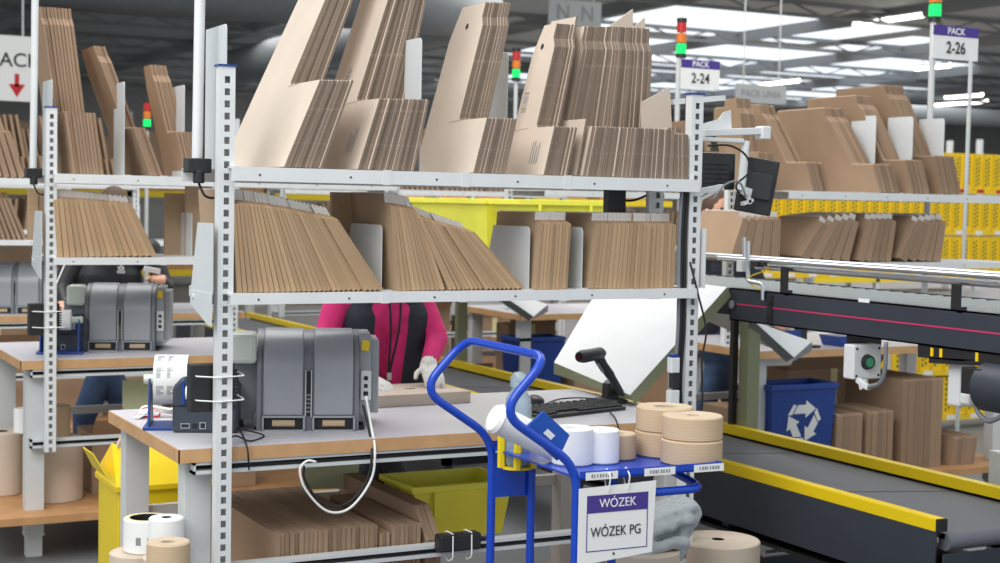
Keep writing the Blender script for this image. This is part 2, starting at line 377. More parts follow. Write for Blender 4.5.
def station(ox, oy, where, main=False, zbot=.515, posts=(1, 1), upd=(), lowd=(), rear=(0, 0), trays=True):
    # rack
    rk = thing('shelving_rack', 'white slotted two shelf rack %s' % where, 'rack', (ox, oy, 0), 0)
    for k, x in enumerate((0, RL)):
        if posts[k]:
            b = upright(zbot, 2.125); b.build('slotted_post', 'white', rk, (x, 0, 0))
            b = MB(); b.box(-.004, .054, -.004, .046, 2.125, 2.131); b.build('post_cap', 'bluep', rk, (x, 0, 0))
    for z, dep, lip in ((ZS1, .52, .044), (ZS2, .42, .034)):
        o = D.objects.new('shelf', shelf_mesh(RL, dep, lip)); COL.objects.link(o); o.parent = rk; o.location = (0, 0, z)
    for k, x in enumerate((-.012, RL+.06)):
        if posts[k] and main and k: part0(rk, x)
        elif posts[k]:
            b = divider_mesh(.22, .44); b.build('side_panel', 'white2', rk, (x+(.046 if k == 0 else 0), .045, ZS1))
            b = MB(); b.prism([(-.03, 0), (.20, 0), (.13, .215), (-.03, .215)], 'x', 0, .003); b.prism([(-.03, -.045), (.2, -.045), (.2, 0), (-.03, 0)], 'x', -.002, .001); b.prism([(-.03, -.1), (.0, -.1), (.2, -.045), (-.03, -.045)], 'x', -.002, .001)
            b.cyl((-.006, .165, -.02), (-.001, .165, -.02), .009, 10); b.build('end_bracket', 'white2', rk, (x-.012, .01, ZS2))
    for k, x in enumerate((-.012, RL+.06)):
        if rear[k]: b = upright(.9, 2.1); b.build('slotted_post', 'white', rk, (x+(0 if k == 0 else -.05), .46, 0))
    for x, y in upd: divider_mesh(.21, .445).build('divider', 'white2', rk, (x, y, ZS1), bevel=0)
    for x, y in lowd: divider_mesh(.34, .215, .07).build('divider', 'white2', rk, (x, y, ZS2))
    # table
    tb = thing('packing_table', 'grey topped packing table with beech edge %s' % where, 'table', (ox, oy, 0), 0)
    x0, x1, y0, y1 = -.105, RL+.12, .045, .985
    b = MB(); b.box(x0+.004, x1-.004, y0+.004, y1-.004, ZT-.04, ZT); b.build('tabletop', 'lam', tb)
    b = MB(); b.box(x0, x1, y0, y0+.004, ZT-.043, ZT-.001); b.box(x0, x1, y1-.004, y1, ZT-.043, ZT-.001); b.box(x0, x0+.004, y0, y1, ZT-.043, ZT-.001); b.box(x1-.004, x1, y0, y1, ZT-.043, ZT-.001)
    b.build('edge_band', 'wood', tb)
    for x in (-.07, RL-.01):
        for y in (.10, .86):
            b = MB(); b.box(x, x+.085, y, y+.075, .11, ZT-.045); b.box(x+.006, x+.079, y+.006, y+.069, 0, .11)
            b.box(x-.003, x+.088, y-.003, y+.078, .10, .112)
            for q in (.62, .3): b.cyl((x+.03, y-.002, q), (x+.03, y+.001, q), .003, 8); b.cyl((x+.055, y-.002, q), (x+.055, y+.001, q), .003, 8)
            b.build('leg', 'frame', tb, bevel=.003)
    for z in ((.862, .528) if trays else ()):   # cable trays: C section open to the front
        b = MB(); xa, xb = -.055, RL+.04
        b.box(xa, xb, .050, .098, z, z+.011, 0); b.box(xa, xb, .050, .098, z+.029, z+.040, 0); b.box(xa, xb, .094, .098, z+.011, z+.029, 1); b.box(xa, xa+.006, .050, .098, z, z+.04, 0)
        b.build('cable_tray', ['frame', 'rubber'], tb)
    b = MB(); b.box(-.06, RL+.06, .90, .93, .56, .60); b.build('rear_rail', 'frame', tb)
    b = MB(); b.box(-.25, RL+.1, -.06, .93, .19, .225); b.build('lower_shelf', 'ply', tb)
    return rk, tb
rkA, tbA = station(0, 0, 'in the foreground', True, .38, upd=[(.705, .07), (1.17, .34)], lowd=[(.56, .04), (1.098, .02), (1.308, .02)])
station(0, 2.7, 'of the second station, behind the near one', zbot=.515, upd=[(.365, .02), (.655, .02)], lowd=[(.72, .1)])
station(0, 5.4, 'of the third station, farthest at the left edge', zbot=.515, upd=[(.05, .02)], lowd=[])
station(3.75, 2.05, 'across the conveyor at right', zbot=.515, posts=(0, 0), rear=(1, 0), trays=False, upd=[(.79, .16), (.996, .08), (1.235, .08)])
station(3.75, 4.75, 'across the conveyor, seen under the near shelf', zbot=.515, posts=(0, 0), rear=(1, 1), trays=False)

# ------------------------------------------------------------------ folded cartons
NB = [0]
def carton_mesh(t, w, hl, ht, step, mats, neck=True, right=False, strip=0, tt=None, taper=0, slope=0):
    """flat folded carton: L-shaped (low front, tall back) or plain, w deep, hl low height, ht full height"""
    b = MB(); x0, x1 = (-t, 0) if right else (0, t); e = t*.06; x0 += e; x1 -= e
    if step > 0:
        pts = [(0, 0), (w, 0), (w-taper*.2, hl), (w-taper*.6, ht*.80), (w-taper-.03, ht), (step+slope+.022, ht), (step+slope+.022, ht-.052), (step+slope*.93, ht-.085), (step, hl+.012), (step-.012, hl), (0, hl)]
    else:
        pts = [(0, 0), (w, 0), (w, ht), (.045, ht), (.045, ht*.91), (0, ht*.86)]
    b.prism(pts, 'x', x0, x1, 1, 0)
    if tt is not None:
        for v in b.bm.verts:
            f = v.co.z/ht; k = (1-f)+f*tt/t; v.co.x *= k
    return b.mesh('folded_carton', [mats[0], mats[1]])
def stack(n, Y, Z, b0, b1, t0, t1, hz, dims, mats, label, group, loc_jit=.004, strip=False, mark=None, taper=.03, slope=0):
    """n cartons between bottom x b0..b1, whose tops (at height hz) run t0..t1; dims = depth, low height, full height, step"""
    w, hl, ht, step = dims; objs = []
    th0, th1 = math.atan((t0-b0)/hz), math.atan((t1-b1)/hz)
    right = th0 > 0
    gb = abs(b1-b0)/n; gt = abs(t1-t0)/n; cm = math.cos(max(abs(th0), abs(th1))); t = gb*cm*(.99 if strip else .985); tt = None
    if strip: cm = math.cos((abs(th0)+abs(th1))/2); t = gb*cm*1.01; tt = gt*cm*1.0
    else: t = min(gb, gt)*cm*.985
    me = carton_mesh(t, w, hl, ht, step, mats, right=right, tt=tt, taper=taper, slope=slope)
    sm = None
    if strip:
        s = MB(); x0, x1 = (-t, 0) if right else (0, t)
        if right: x0 = -tt
        else: x1 = tt
        s.prism([(.044, ht*.905), (.044, ht+.004), (w-.02, ht+.004), (w-.02, ht+.0005), (.0455, ht+.0005), (.0455, ht*.905)], 'x', x0*.97, x1*.97); sm = s.mesh('adhesive_strip', 'strip')
    for i in range(n):
        f = (i+.5)/n; xb = b0+(b1-b0)*f; xt = t0+(t1-t0)*f; th = math.atan((xt-xb)/hz)
        if right: xb += t/2/math.cos(th)
        else: xb -= t/2/math.cos(th)
        o = D.objects.new('folded_carton', me); COL.objects.link(o)
        if i % 4 == 0 or random.random() < .15: gj = random.uniform(-1, 1)*(.008 if strip else .006)
        jit = random.uniform(-1, 1)*(.0015 if strip else loc_jit) + gj
        o.location = (xb, Y+jit+.001, Z+.0005); o.rotation_euler = (0, th, 0)
        tag(o, label, 'carton', group); objs.append(o); NB[0] += 1
        if sm:
            c = D.objects.new('adhesive_strip', sm); COL.objects.link(c); c.parent = o
    return objs
def px(p, q, Y): return at(p, q, 'Y', Y).x
P1 = ('pale', 'edge_pale'); P2 = ('card', 'edge_low'); P3 = ('dusk', 'edge_dusk')
# top shelf, near rack
S1 = stack(11, 0, ZS1, .205, .335, .321, .435, .275, (.66, .30, .92, .285), P1, taper=.14, label='edge-on tall carton in the leftmost stack on the near top shelf', group='leftmost stack of tall cartons, near top shelf')
S2 = stack(17, 0, ZS1, .455, .655, .53, .705, .235, (.48, .24, .86, .20), P1, 'edge-on tall carton in the second stack from the left, near top shelf', 'second stack of tall cartons, near top shelf')
S3 = stack(10, 0, ZS1, .869, .989, .917, 1.03, .185, (.48, .19, .62, .215), P1, 'edge-on carton behind the hang hole carton, third stack on the near top shelf', 'third stack of cartons, near top shelf')
S4 = stack(9, 0, ZS1, 1.132, 1.229, 1.171, 1.264, .165, (.30, .17, .55, .13), P1, 'edge-on carton behind the barcode carton, fourth stack on the near top shelf', 'fourth stack of cartons, near top shelf')
S5 = stack(24, 0, ZS1, 1.29, 1.665, 1.325, 1.668, .17, (.42, .175, .55, .17), P1, 'carton in the long packed row right of the barcode stack, near top shelf', 'long row of cartons, right of near top shelf')
S6 = stack(4, 0, ZS1, 1.675, 1.735, 1.672, 1.730, .17, (.42, 0, .185, 0), P1, 'carton in the short upright stack touching the right slotted post, near top shelf', 'last short stack, near top shelf')
def put(parent, name, mats, fn):
    b = MB(); fn(b); return b.build(name, mats, parent)
# prints on the first carton of stacks (they lie on the outer face, x = -t)
def marks(o, hole, code, lines=None):
    xs_ = min(v.co.x for v in o.data.vertices)-.0006
    if hole: put(o, 'hang_hole', 'print', lambda b: b.lathe([(.011, 0), (.011, .0005)], (xs_, *hole), 16, 'x'))
    if code:
        y, z = code
        def f(b):
            for k in range(9): b.box(xs_, xs_+.0004, y, y+.035, z+k*.0085, z+k*.0085+random.choice((.002, .004, .0055)))
        put(o, 'printed_barcode', 'beam', f)
    if lines:
        y, z = lines
        def f(b):
            for k in range(4): b.box(xs_, xs_+.0004, y+k*.016, y+k*.016+.006, z, z+random.uniform(.05, .09))
        put(o, 'printed_lines', 'beam', f)
for q_, l_ in ((S3[0], 'front carton of the third stack with a black hang hole, near top shelf'), (S4[0], 'front carton of the fourth stack with hang hole and barcode, near top shelf'), (S2[0], 'front carton of the second stack with a small printed code, near top shelf'), (S1[0], 'large pale front face carton at the left end of the near top shelf')):
    q_['label'] = l_; del q_['group']
marks(S2[0], None, (.33, .30), (.10, .06))
marks(S3[0], (.34, .54), None)
marks(S4[0], (.22, .47), (.235, .23), (.07, .04))
# crease lines across the low part
for S, z in ((S1, .30), (S2, .24), (S3, .19), (S4, .17)):
    o = S[0]; x_ = min(v.co.x for v in o.data.vertices)-.0003
    put(o, 'crease', 'card', lambda b: b.bar((x_, .19, z), (x_, .29, z-.006), .002, .0006))
# odd ones that lean out of line
def odd(loc, rot, dims, mats, label, t=.01):
    o = D.objects.new('folded_carton', carton_mesh(t, *dims, mats)); COL.objects.link(o); o.location = loc; o.rotation_euler = rot; tag(o, label, 'carton'); NB[0] += 1; return o
odd((1.272, .012, ZS1+.003), (0, .17, 0), (.40, .20, .58, .17), P1, 'loose pale carton with a printed code standing between the barcode stack and the long row', .008)
marks([q for q in D.objects if q.name.startswith('folded_carton')][-1], None, None, (.08, .05))
def upright_sheet(pts, y, label, t=.007):
    P = [at(p, q, 'Y', y) for p, q in pts]; o = P[0].copy()
    b = MB(); b.prism([(p.x-o.x, p.z-o.z) for p in P], 'y', 0, t); tag(b.build('folded_carton', 'pale', None, (o.x, y, o.z)), label, 'carton')
upright_sheet([(642, 128.6), (642, 102), (670, 87), (672, 129.6)], .10, 'loose carton sheet standing on edge above the right end of the long row')
upright_sheet([(607, 40), (607, 28), (633, 9), (633, 40)], .40, 'pale pointed carton flap rising behind the long row')
upright_sheet([(634, 40), (634, 27), (645, 17), (645, 40)], .41, 'smaller pale pointed flap right of the big pointed one behind the long row')
# lower shelf, near rack
stack(28, 0, ZS2, .062, .555, .045, .352, .29, (.36, 0, .318, 0), P2, 'brown folded carton in the left fan on the near lower shelf', 'left fan of cartons, near lower shelf', strip=True)
stack(10, .005, ZS2, .60, .775, .575, .665, .29, (.36, 0, .318, 0), P2, 'taller upright carton left in the second fan on the near lower shelf', 'second group of cartons, near lower shelf', strip=True)
stack(17, 0, ZS2, .785, 1.08, .68, .856, .22, (.36, 0, .31, 0), P2, 'steeply leaning carton in the middle fan on the near lower shelf', 'steep middle fan, near lower shelf', strip=True)
stack(10, 0, ZS2, 1.112, 1.245, 1.128, 1.255, .24, (.33, 0, .262, 0), P2, 'upright carton in the short bundle between two white dividers, near lower shelf', 'bundle between dividers, near lower shelf', strip=True)
stack(20, 0, ZS2, 1.335, 1.69, 1.36, 1.69, .24, (.33, 0, .262, 0), P2, 'upright carton in the rightmost bundle on the near lower shelf', 'rightmost bundle, near lower shelf', strip=True)
# second station
Y2 = 2.7
def X2(p, q=185): return px(p, q, Y2)
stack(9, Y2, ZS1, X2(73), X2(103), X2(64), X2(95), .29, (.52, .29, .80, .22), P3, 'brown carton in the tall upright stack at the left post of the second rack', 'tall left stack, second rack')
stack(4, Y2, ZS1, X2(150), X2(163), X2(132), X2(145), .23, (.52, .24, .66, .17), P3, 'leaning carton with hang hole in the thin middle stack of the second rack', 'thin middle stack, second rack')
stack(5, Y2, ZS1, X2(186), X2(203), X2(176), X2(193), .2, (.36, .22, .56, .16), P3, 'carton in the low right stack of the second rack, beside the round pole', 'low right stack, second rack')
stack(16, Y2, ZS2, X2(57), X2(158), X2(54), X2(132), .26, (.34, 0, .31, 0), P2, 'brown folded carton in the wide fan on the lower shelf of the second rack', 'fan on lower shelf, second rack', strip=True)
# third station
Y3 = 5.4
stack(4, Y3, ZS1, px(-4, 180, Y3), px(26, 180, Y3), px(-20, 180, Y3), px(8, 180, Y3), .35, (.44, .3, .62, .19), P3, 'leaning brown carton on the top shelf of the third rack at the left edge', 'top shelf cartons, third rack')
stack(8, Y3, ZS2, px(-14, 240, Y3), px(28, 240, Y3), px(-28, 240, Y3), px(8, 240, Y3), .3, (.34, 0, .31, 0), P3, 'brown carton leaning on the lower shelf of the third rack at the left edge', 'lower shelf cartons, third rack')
# rack across the conveyor
YR = 2.05
def XR(p, q=193): return px(p, q, YR)
RS = [(811, 830, 804, 822, .150, .50, 'first'), (880, 900, 872, 892, .155, .51, 'second'), (911, 931, 903, 922, .185, .59, 'third'), (942, 962, 933, 953, .215, .66, 'last and tallest')]
for k, (a, b_, c, d, hl, ht, nm) in enumerate(RS):
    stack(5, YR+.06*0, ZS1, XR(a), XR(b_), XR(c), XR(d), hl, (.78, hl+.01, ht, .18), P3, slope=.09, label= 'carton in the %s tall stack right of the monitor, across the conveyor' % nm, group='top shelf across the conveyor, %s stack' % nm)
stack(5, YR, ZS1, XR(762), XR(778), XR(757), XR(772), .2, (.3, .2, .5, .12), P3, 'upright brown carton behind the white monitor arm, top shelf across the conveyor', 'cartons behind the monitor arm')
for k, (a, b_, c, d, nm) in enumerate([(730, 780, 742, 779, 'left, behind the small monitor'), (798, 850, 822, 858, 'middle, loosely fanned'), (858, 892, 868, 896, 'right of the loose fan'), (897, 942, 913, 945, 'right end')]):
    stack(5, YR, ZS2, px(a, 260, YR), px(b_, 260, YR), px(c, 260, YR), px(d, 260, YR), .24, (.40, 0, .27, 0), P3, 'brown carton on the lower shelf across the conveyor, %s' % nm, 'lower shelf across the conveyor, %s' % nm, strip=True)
# under the near table: cartons on edge, seen from above
def edgewise(n, x0, x1, y0, dep, z0, z1, lean, cut, mats, label, group):
    t = (x1-x0)/n*.97; b = MB(); h = z1-z0
    b.prism([(0, 0), (dep, 0), (dep, h), (cut, h), (0, h-cut*1.0)] if cut else [(0, 0), (dep, 0), (dep, h), (0, h)], 'x', t*.05, t*.95, 1, 0); me = b.mesh('folded_carton', mats)
    for i in range(n):
        o = D.objects.new('folded_carton', me); COL.objects.link(o); o.location = (x0+(x1-x0)*i/n, y0+random.uniform(-.006, .006), z0+.0005); o.rotation_euler = (0, lean, 0); tag(o, label, 'carton', group); NB[0] += 1
edgewise(22, .232, .592, .105, .75, .225, .640, 0, 0, P3, 'brown carton standing on edge in the big left block under the near table', 'big block of cartons under the near table')
edgewise(3, .597, .635, .105, .5, .225, .612, 0, 0, P3, 'short carton in the narrow low group beside the big block under the near table', 'low narrow group under the near table')
edgewise(7, .640, .748, .105, .58, .225, .632, 0, 0, P3, 'carton in the second block from the left under the near table', 'second block under the near table')
edgewise(5, .765, .825, .105, .80, .225, .675, 0, .10, P3, 'tall dark carton with a cut corner, right end under the near table', 'cut corner cartons under the near table')

# ------------------------------------------------------------------ helpers for placing by plane
def AY(p, q, y): return at(p, q, 'Y', y)
def AX(p, q, x): return at(p, q, 'X', x)
def AZ(p, q, z): return at(p, q, 'Z', z)
def one(name, label, cat, mats, fn, group=None, loc=None, rot=None, **k):
    b = MB(); fn(b); o = b.build(name, mats, None, loc, rot=rot, **k); return tag(o, label, cat, group)
def part(parent, name, mats, fn, loc=None, rot=None, **k):
    b = MB(); fn(b); return b.build(name, mats, parent, loc, rot=rot, **k)

# ------------------------------------------------------------------ tape dispensers
def drum_outline(h=.335, d=.33):
    pts = [(0, 0), (0, .19)]
    for k in range(1, 13):
        a = PI/2*k/12; pts.append((.165-.165*math.cos(a), .19+(h-.19)*math.sin(a)))
    pts += [(.22, h-.01), (.29, h-.07), (d, .17), (d, 0)]
    return pts
def dispenser(label, loc, rz, detail=True):
    t = thing('tape_dispenser', label, 'tape dispenser', loc, rz)
    def body(b):
        o = [(y+.012, z*.985) for y, z in drum_outline()]; b.prism(o, 'x', -.018, .318)
        b.prism([(y+.006, z*.99) for y, z in drum_outline()], 'x', -.022, -.008); b.prism([(y+.006, z*.99) for y, z in drum_outline()], 'x', .305, .320)
    part(t, 'housing', 'grey2', body, smooth=35)
    for x0 in (.0, .168):
        def drum(b):
            o = drum_outline(); b.prism([(y, max(z, .052)) for y, z in o], 'x', x0, x0+.132)
        dr = part(t, 'drum_cover', 'grey', drum, smooth=35, bevel=.004)
        def fr(b):
            x1 = x0+.135
            b.box(x0-.004, x1+.004, -.012, .0, .046, .052); b.box(x0-.004, x1+.004, -.012, 0, 0, .005); b.box(x0-.004, x0+.002, -.012, 0, 0, .05); b.box(x1-.002, x1+.004, -.012, 0, 0, .05)
        part(t, 'foot_frame', 'grey', fr)
        part(t, 'bay_dark_panel', 'rubber', lambda b: b.box(x0, x0+.13, .002, .012, .006, .05)); part(t, 'kraft_tape', 'kraftroll', lambda b: b.cyl((x0+.03, .02, .026), (x0+.105, .02, .026), .021, 20), smooth=40)  # black panel put in to make the cavity behind the tape dark
    def slot(b): b.box(.1425, .1575, .004, .012, .05, .20)
    part(t, 'slot', 'rubber', slot)
    part(t, 'slot_trim', 'frame', lambda b: (b.box(.139, .142, -.002, .012, .045, .205), b.box(.158, .161, -.002, .012, .045, .205)))
    def gear(b):
        for k in range(5): b.box(.143, .157, .0, .006, .062+k*.014, .068+k*.014)
        b.cyl((.15, -.004, .214), (.15, .004, .214), .006, 10)
    part(t, 'slot_teeth', 'grey2', gear)
    part(t, 'side_housing', 'grey2', lambda b: (b.prism([(.05, .03), (.05, .26), (.30, .26), (.33, .05), (.33, .03)], 'x', -.13, -.018), b.box(-.035, -.018, .03, .1, .0, .06)), bevel=.004)
    def vents(b):
        for k in range(9): b.box(-.125, -.085, .047, .0505, .09+k*.013, .095+k*.013)
    part(t, 'vent', 'rubber', vents)
    part(t, 'water_tank', 'cream', lambda b: b.box(-.112, -.024, .0, .12, .225, .328), bevel=.014)
    part(t, 'side_panel', 'grey', lambda b: (b.prism([(.07, .02), (.05, .05), (.05, .20), (.07, .32), (.3, .32), (.33, .10), (.33, .02)], 'x', .320, .362), b.box(.36, .39, .08, .3, .05, .3)), bevel=.004)
    sk = part(t, 'socket_plate', 'white', lambda b: b.box(.326, .362, .036, .05, .10, .20), bevel=.002)
    def sock(b):
        b.cyl((.344, .033, .175), (.344, .037, .175), .008, 12); b.box(.336, .352, .033, .037, .115, .13); b.box(.338, .350, .033, .037, .142, .155)
    part(sk, 'socket', 'rubber', sock)
    part(t, 'warning_sticker', 'ybin', lambda b: b.obox((.342, .0485, .285), (.026, .001, .035), (0, .12, 0)))
    part(t, 'foot', 'rubber', lambda b: (b.box(-.03, 0, .02, .3, 0, .012), b.box(.30, .34, .02, .3, 0, .012)))
    return t
a = AZ(263, 431, ZT); dispenser('large grey twin drum tape dispenser on the near table, left of the pink sleeved worker', (a.x, a.y, ZT), -.34)
a = AZ(89, 351, ZT); dispenser('grey twin drum tape dispenser on the second table behind the left slotted post', (a.x, a.y, ZT), -.34)
a = AZ(3, 314, ZT); dispenser('blurred tape dispenser cut by the left picture edge on the third table', (a.x-.08, a.y, ZT), -.30)

# ------------------------------------------------------------------ label printers
def printer(label, loc, rz):
    t = thing('label_printer', label, 'label printer', loc, rz)
    W_, D_, H_ = .215, .26, .185
    part(t, 'body', 'printer', lambda b: b.prism([(0, 0), (W_, 0), (W_, H_*.86), (W_-.03, H_), (.03, H_), (0, H_*.82)], 'y', 0, D_), bevel=.01, smooth=35)
    part(t, 'top_window', 'smoke', lambda b: b.prism([(.025, .10), (W_-.03, .10), (W_-.03, H_+.004), (.04, H_+.004)], 'y', -.003, .0), bevel=.003)
    part(t, 'media_roll', 'paper', lambda b: b.cyl((.045, -.006, .135), (.16, -.006, .135), .022, 20), smooth=40)
    part(t, 'media_bracket', 'bluep', lambda b: (b.box(.03, .04, -.009, 0, .095, .17), b.box(.165, .175, -.009, 0, .095, .17)))
    part(t, 'seam', 'rubber', lambda b: b.box(.0, W_, -.0015, 0, .088, .092))
    part(t, 'port', 'rubber', lambda b: (b.box(.03, .055, -.002, 0, .018, .03), b.box(.066, .082, -.002, 0, .016, .032), b.box(.092, .108, -.002, 0, .016, .034)))
    part(t, 'port_rim', 'alu', lambda b: (b.box(.028, .057, -.001, 0, .016, .032), b.box(.090, .110, -.001, 0, .014, .036)))
    return t
a = AZ(172, 433, ZT); printer('slate label printer with ports at the near table corner, behind the left post', (a.x, a.y, ZT), -.40)
a = AZ(42, 352, ZT); printer('dark label printer behind the slotted post of the second table', (a.x, a.y, ZT), -.30)
def label_roll(label, loc, rz, r=.083, w_=.11):
    t = thing('label_roll', label, 'label roll', loc, rz)
    part(t, 'label_web', ['paper', 'labelp'], lambda b: b.lathe([(r, 0), (r, w_), (.022, w_), (.022, 0)], (0, 0, 0), 48, 'x', True, mi=[0, 1, 1, 1]), smooth=40)
    part(t, 'core', 'labelp', lambda b: b.lathe([(.022, -.001), (.022, w_+.001), (.019, w_+.001), (.019, -.001)], (0, 0, 0), 24, 'x', True), smooth=40)
    def pr(b):
        for k in range(3):
            a0 = 2.2+k*.75
            for q in range(8):
                a1 = a0-q*.055; wd = random.choice((.014, .024)); rr = r+.0005
                for (u0, u1) in ((.01, .01+wd), (.045, .045+wd*.8)):
                    b.poly([(u0, rr*math.cos(a1), rr*math.sin(a1)), (u1, rr*math.cos(a1), rr*math.sin(a1)), (u1, rr*math.cos(a1-.025), rr*math.sin(a1-.025)), (u0, rr*math.cos(a1-.025), rr*math.sin(a1-.025))])
    part(t, 'printed_labels', 'beam', pr)
    return t
def roll_holder(label, loc, rz):
    t = thing('roll_holder', label, 'roll holder', loc, rz)
    part(t, 'base', 'bluep', lambda b: (b.box(-.06, .16, -.06, .10, 0, .012)), bevel=.003)
    part(t, 'side_plate', 'bluep', lambda b: b.prism([(-.055, .012), (.09, .012), (.03, .17), (-.02, .17)], 'x', -.045, -.038), bevel=.002)
    part(t, 'side_plate', 'bluep', lambda b: b.prism([(-.055, .012), (.09, .012), (.03, .17), (-.02, .17)], 'x', .135, .142), bevel=.002)
    part(t, 'spindle', 'cream', lambda b: b.cyl((-.062, 0, .165), (.155, 0, .165), .0165, 20), smooth=40)
    return t
hp = AY(176, 380, .50); roll_holder('blue label roll holder beside the near printer, at the table corner', (hp.x-.045, .50, ZT), -.35)
hx, hy = hp.x-.045, .50
label_roll('white label roll on the blue holder at the near table corner', (hx-.025*math.cos(-.35), hy-.025*math.sin(-.35), ZT+.165), -.35)
h2 = AY(50, 330, 3.05); roll_holder('blue label roll holder behind the printer of the second table', (h2.x, 3.05, ZT), -.3)
part(D.objects['roll_holder.001'], 'paper_core', 'paper', lambda b: b.cyl((-.03, 0, .165), (.1, 0, .165), .05, 24), smooth=40)

# backing strips in a heap by the holder
def strips(b):
    a = AZ(140, 420, ZT)
    for k in range(5):
        p = curve_pts([(a.x-.01+k*.006, a.y+.02, ZT+.004+k*.004), (a.x+.05, a.y+.05+k*.01, ZT+.02+k*.004), (a.x+.12, a.y+.03, ZT+.012+k*.004), (a.x+.16, a.y+.06, ZT+.01+k*.004)], 5)
        for i in range(len(p)-1): b.bar(p[i], p[i+1], .028, .0012)
one('backing_strip', 'crumpled white and red backing strips at the near table corner', 'paper strip', 'paper', strips)
def redloop(b):
    a = AZ(146, 418, ZT); b.tube(fillet([(a.x-.035, a.y, ZT+.01), (a.x, a.y+.03, ZT+.035), (a.x+.05, a.y+.01, ZT+.025), (a.x+.045, a.y-.02, ZT+.006), (a.x-.03, a.y-.005, ZT+.006)], .02), .0035, 6)
one('rubber_band', 'red looped strip lying on the near table corner', 'band', 'red', redloop)

# power boxes strapped behind the left posts
def power_box(label, x, y, z, s=1):
    t = thing('power_supply', label, 'power supply', (x, y, z))
    part(t, 'case', 'black', lambda b: b.box(-.065*s, .075*s, 0, .05, 0, .15*s), bevel=.004)
    def fins(b):
        for k in range(9): b.box(.075*s, .085*s, .005, .045, (.03+k*.012)*s, (.036+k*.012)*s)
    part(t, 'cooling_fins', 'black', fins)
    for zz in (.04, .115):
        part(t, 'cable_tie', 'paper', lambda b: b.tube(fillet([(-.05*s, .052, zz*s), (-.05*s, -.010, zz*s), (.01, -.062, zz*s), (.09*s, -.05, zz*s+.002), (.10*s, .05, zz*s+.004)], .01), .0024, 6))
    return t
power_box('black ribbed power supply strapped behind the near left post with white ties', .0, .055, 1.055)
power_box('black power supply strapped to the left post of the second rack', .0, 2.755, 1.06)

# ------------------------------------------------------------------ carton on the table, keyboard, mouse, scanner
a = AZ(378, 408, ZT)
t = thing('flat_box', 'flat closed kraft box on the near table under the gloved hands', 'box', (a.x, a.y, ZT), .05)
part(t, 'box_body', 'pale', lambda b: b.prism([(0, 0), (.40, 0), (.395, .3), (.0, .33)], 'z', .0, .046), bevel=.003)
part(t, 'end_flap', 'card', lambda b: b.box(-.006, -.001, .01, .3, .002, .044))
part(t, 'punched_hole', 'print', lambda b: (b.obox((.13, .22, .0465), (.05, .012, .001), (0, 0, .1)), b.obox((.21, .15, .0465), (.045, .012, .001), (0, 0, .1)), b.obox((.17, .27, .0465), (.03, .008, .001), (0, 0, .1))))
a = AZ(542, 420, ZT)
t = thing('keyboard', 'black keyboard at the right end of the near table', 'keyboard', (a.x, a.y, ZT), .27)
part(t, 'case', 'black', lambda b: b.prism([(0, 0), (.15, 0), (.15, .026), (0, .014)], 'x', 0, .45), bevel=.003)
def keys(b):
    for r in range(6):
        for c in range(22 if r < 5 else 12):
            x = .012+c*.0195+(.006 if r % 2 else 0); w_ = .016
            if r == 0 and 4 <= c <= 9: continue
            if r == 5: x = .012+c*.036; w_ = .018
            b.obox((x+w_/2, .018+r*.0225, .018+r*.0022), (w_, .018, .008), (.08, 0, 0))
part(t, 'keys', 'rubber', keys)
a = AZ(533, 404, ZT); one('computer_mouse', 'black computer mouse left of the keyboard, behind the bottle', 'mouse', 'black', lambda b: b.ball((0, 0, .013), .03, (1, 1.7, .75), 20), loc=(a.x+.01, a.y, ZT), smooth=True)
ys_ = .50
t = thing('barcode_scanner', 'black handheld barcode scanner hooked in its stand beside the keyboard', 'barcode scanner', (0, 0, 0))
def head(b):
    p0, p1 = AY(579, 357, ys_-.03), AY(604, 353, ys_+.03)
    b.tube([p0, p0+(p1-p0)*.15, p0+(p1-p0)*.5, p0+(p1-p0)*.85, p1], .02, 14, radii=[.020, .026, .025, .026, .012])
part(t, 'scanner_head', 'black', head, smooth=50)
hpth = [AY(598, 357, ys_+.02), AY(603, 365, ys_+.02), AY(612, 378, ys_+.01), AY(621, 394, ys_)]
part(t, 'handle', 'black', lambda b: b.tube(curve_pts(hpth, 5), .017, 14, radii=[.021]*5+[.019]*5+[.016]*6), smooth=50)
part(t, 'trigger', 'grey2', lambda b: b.tube([AY(597, 363, ys_-.005), AY(603, 372, ys_-.005)], .006, 8))
part(t, 'window', 'redd', lambda b: b.tube([AY(578.6, 357.2, ys_-.031), AY(578.2, 357.3, ys_-.033)], .013, 14))
a = AZ(609, 402, ZT)
t = thing('scanner_stand', 'black stand holding the barcode scanner on the near table', 'scanner stand', (a.x, a.y, ZT), .1)
part(t, 'base', 'black', lambda b: b.lathe([(.075, 0), (.075, .008), (.06, .014), (.012, .02)], (0, 0, 0), 28), smooth=40)
part(t, 'holder', 'black', lambda b: (b.prism([(-.025, .01), (.03, .01), (.038, .055), (.0, .09), (-.02, .075)], 'y', -.022, .022)), bevel=.006)
# cables on the table
def cable(label, pts, r=.003, m='rubber', n=6, cat='cable', name='cable', group=None):
    return one(name, label, cat, m, lambda b: b.tube(curve_pts(pts, n), r, 6), smooth=True, group=group)
cable('black cable looping over the table from the scanner stand toward the mouse', [(a.x, a.y-.03, ZT+.006), AZ(585, 398, ZT+.02), AZ(560, 399, ZT+.006), AZ(545, 404, ZT+.006), AZ(533, 405, ZT+.02)])
cable('thin black cable drooping from the table end below the keyboard', [AZ(610, 412, ZT+.006), AY(616, 420, .035), AY(622, 440, .03), AY(628, 446, .035)])

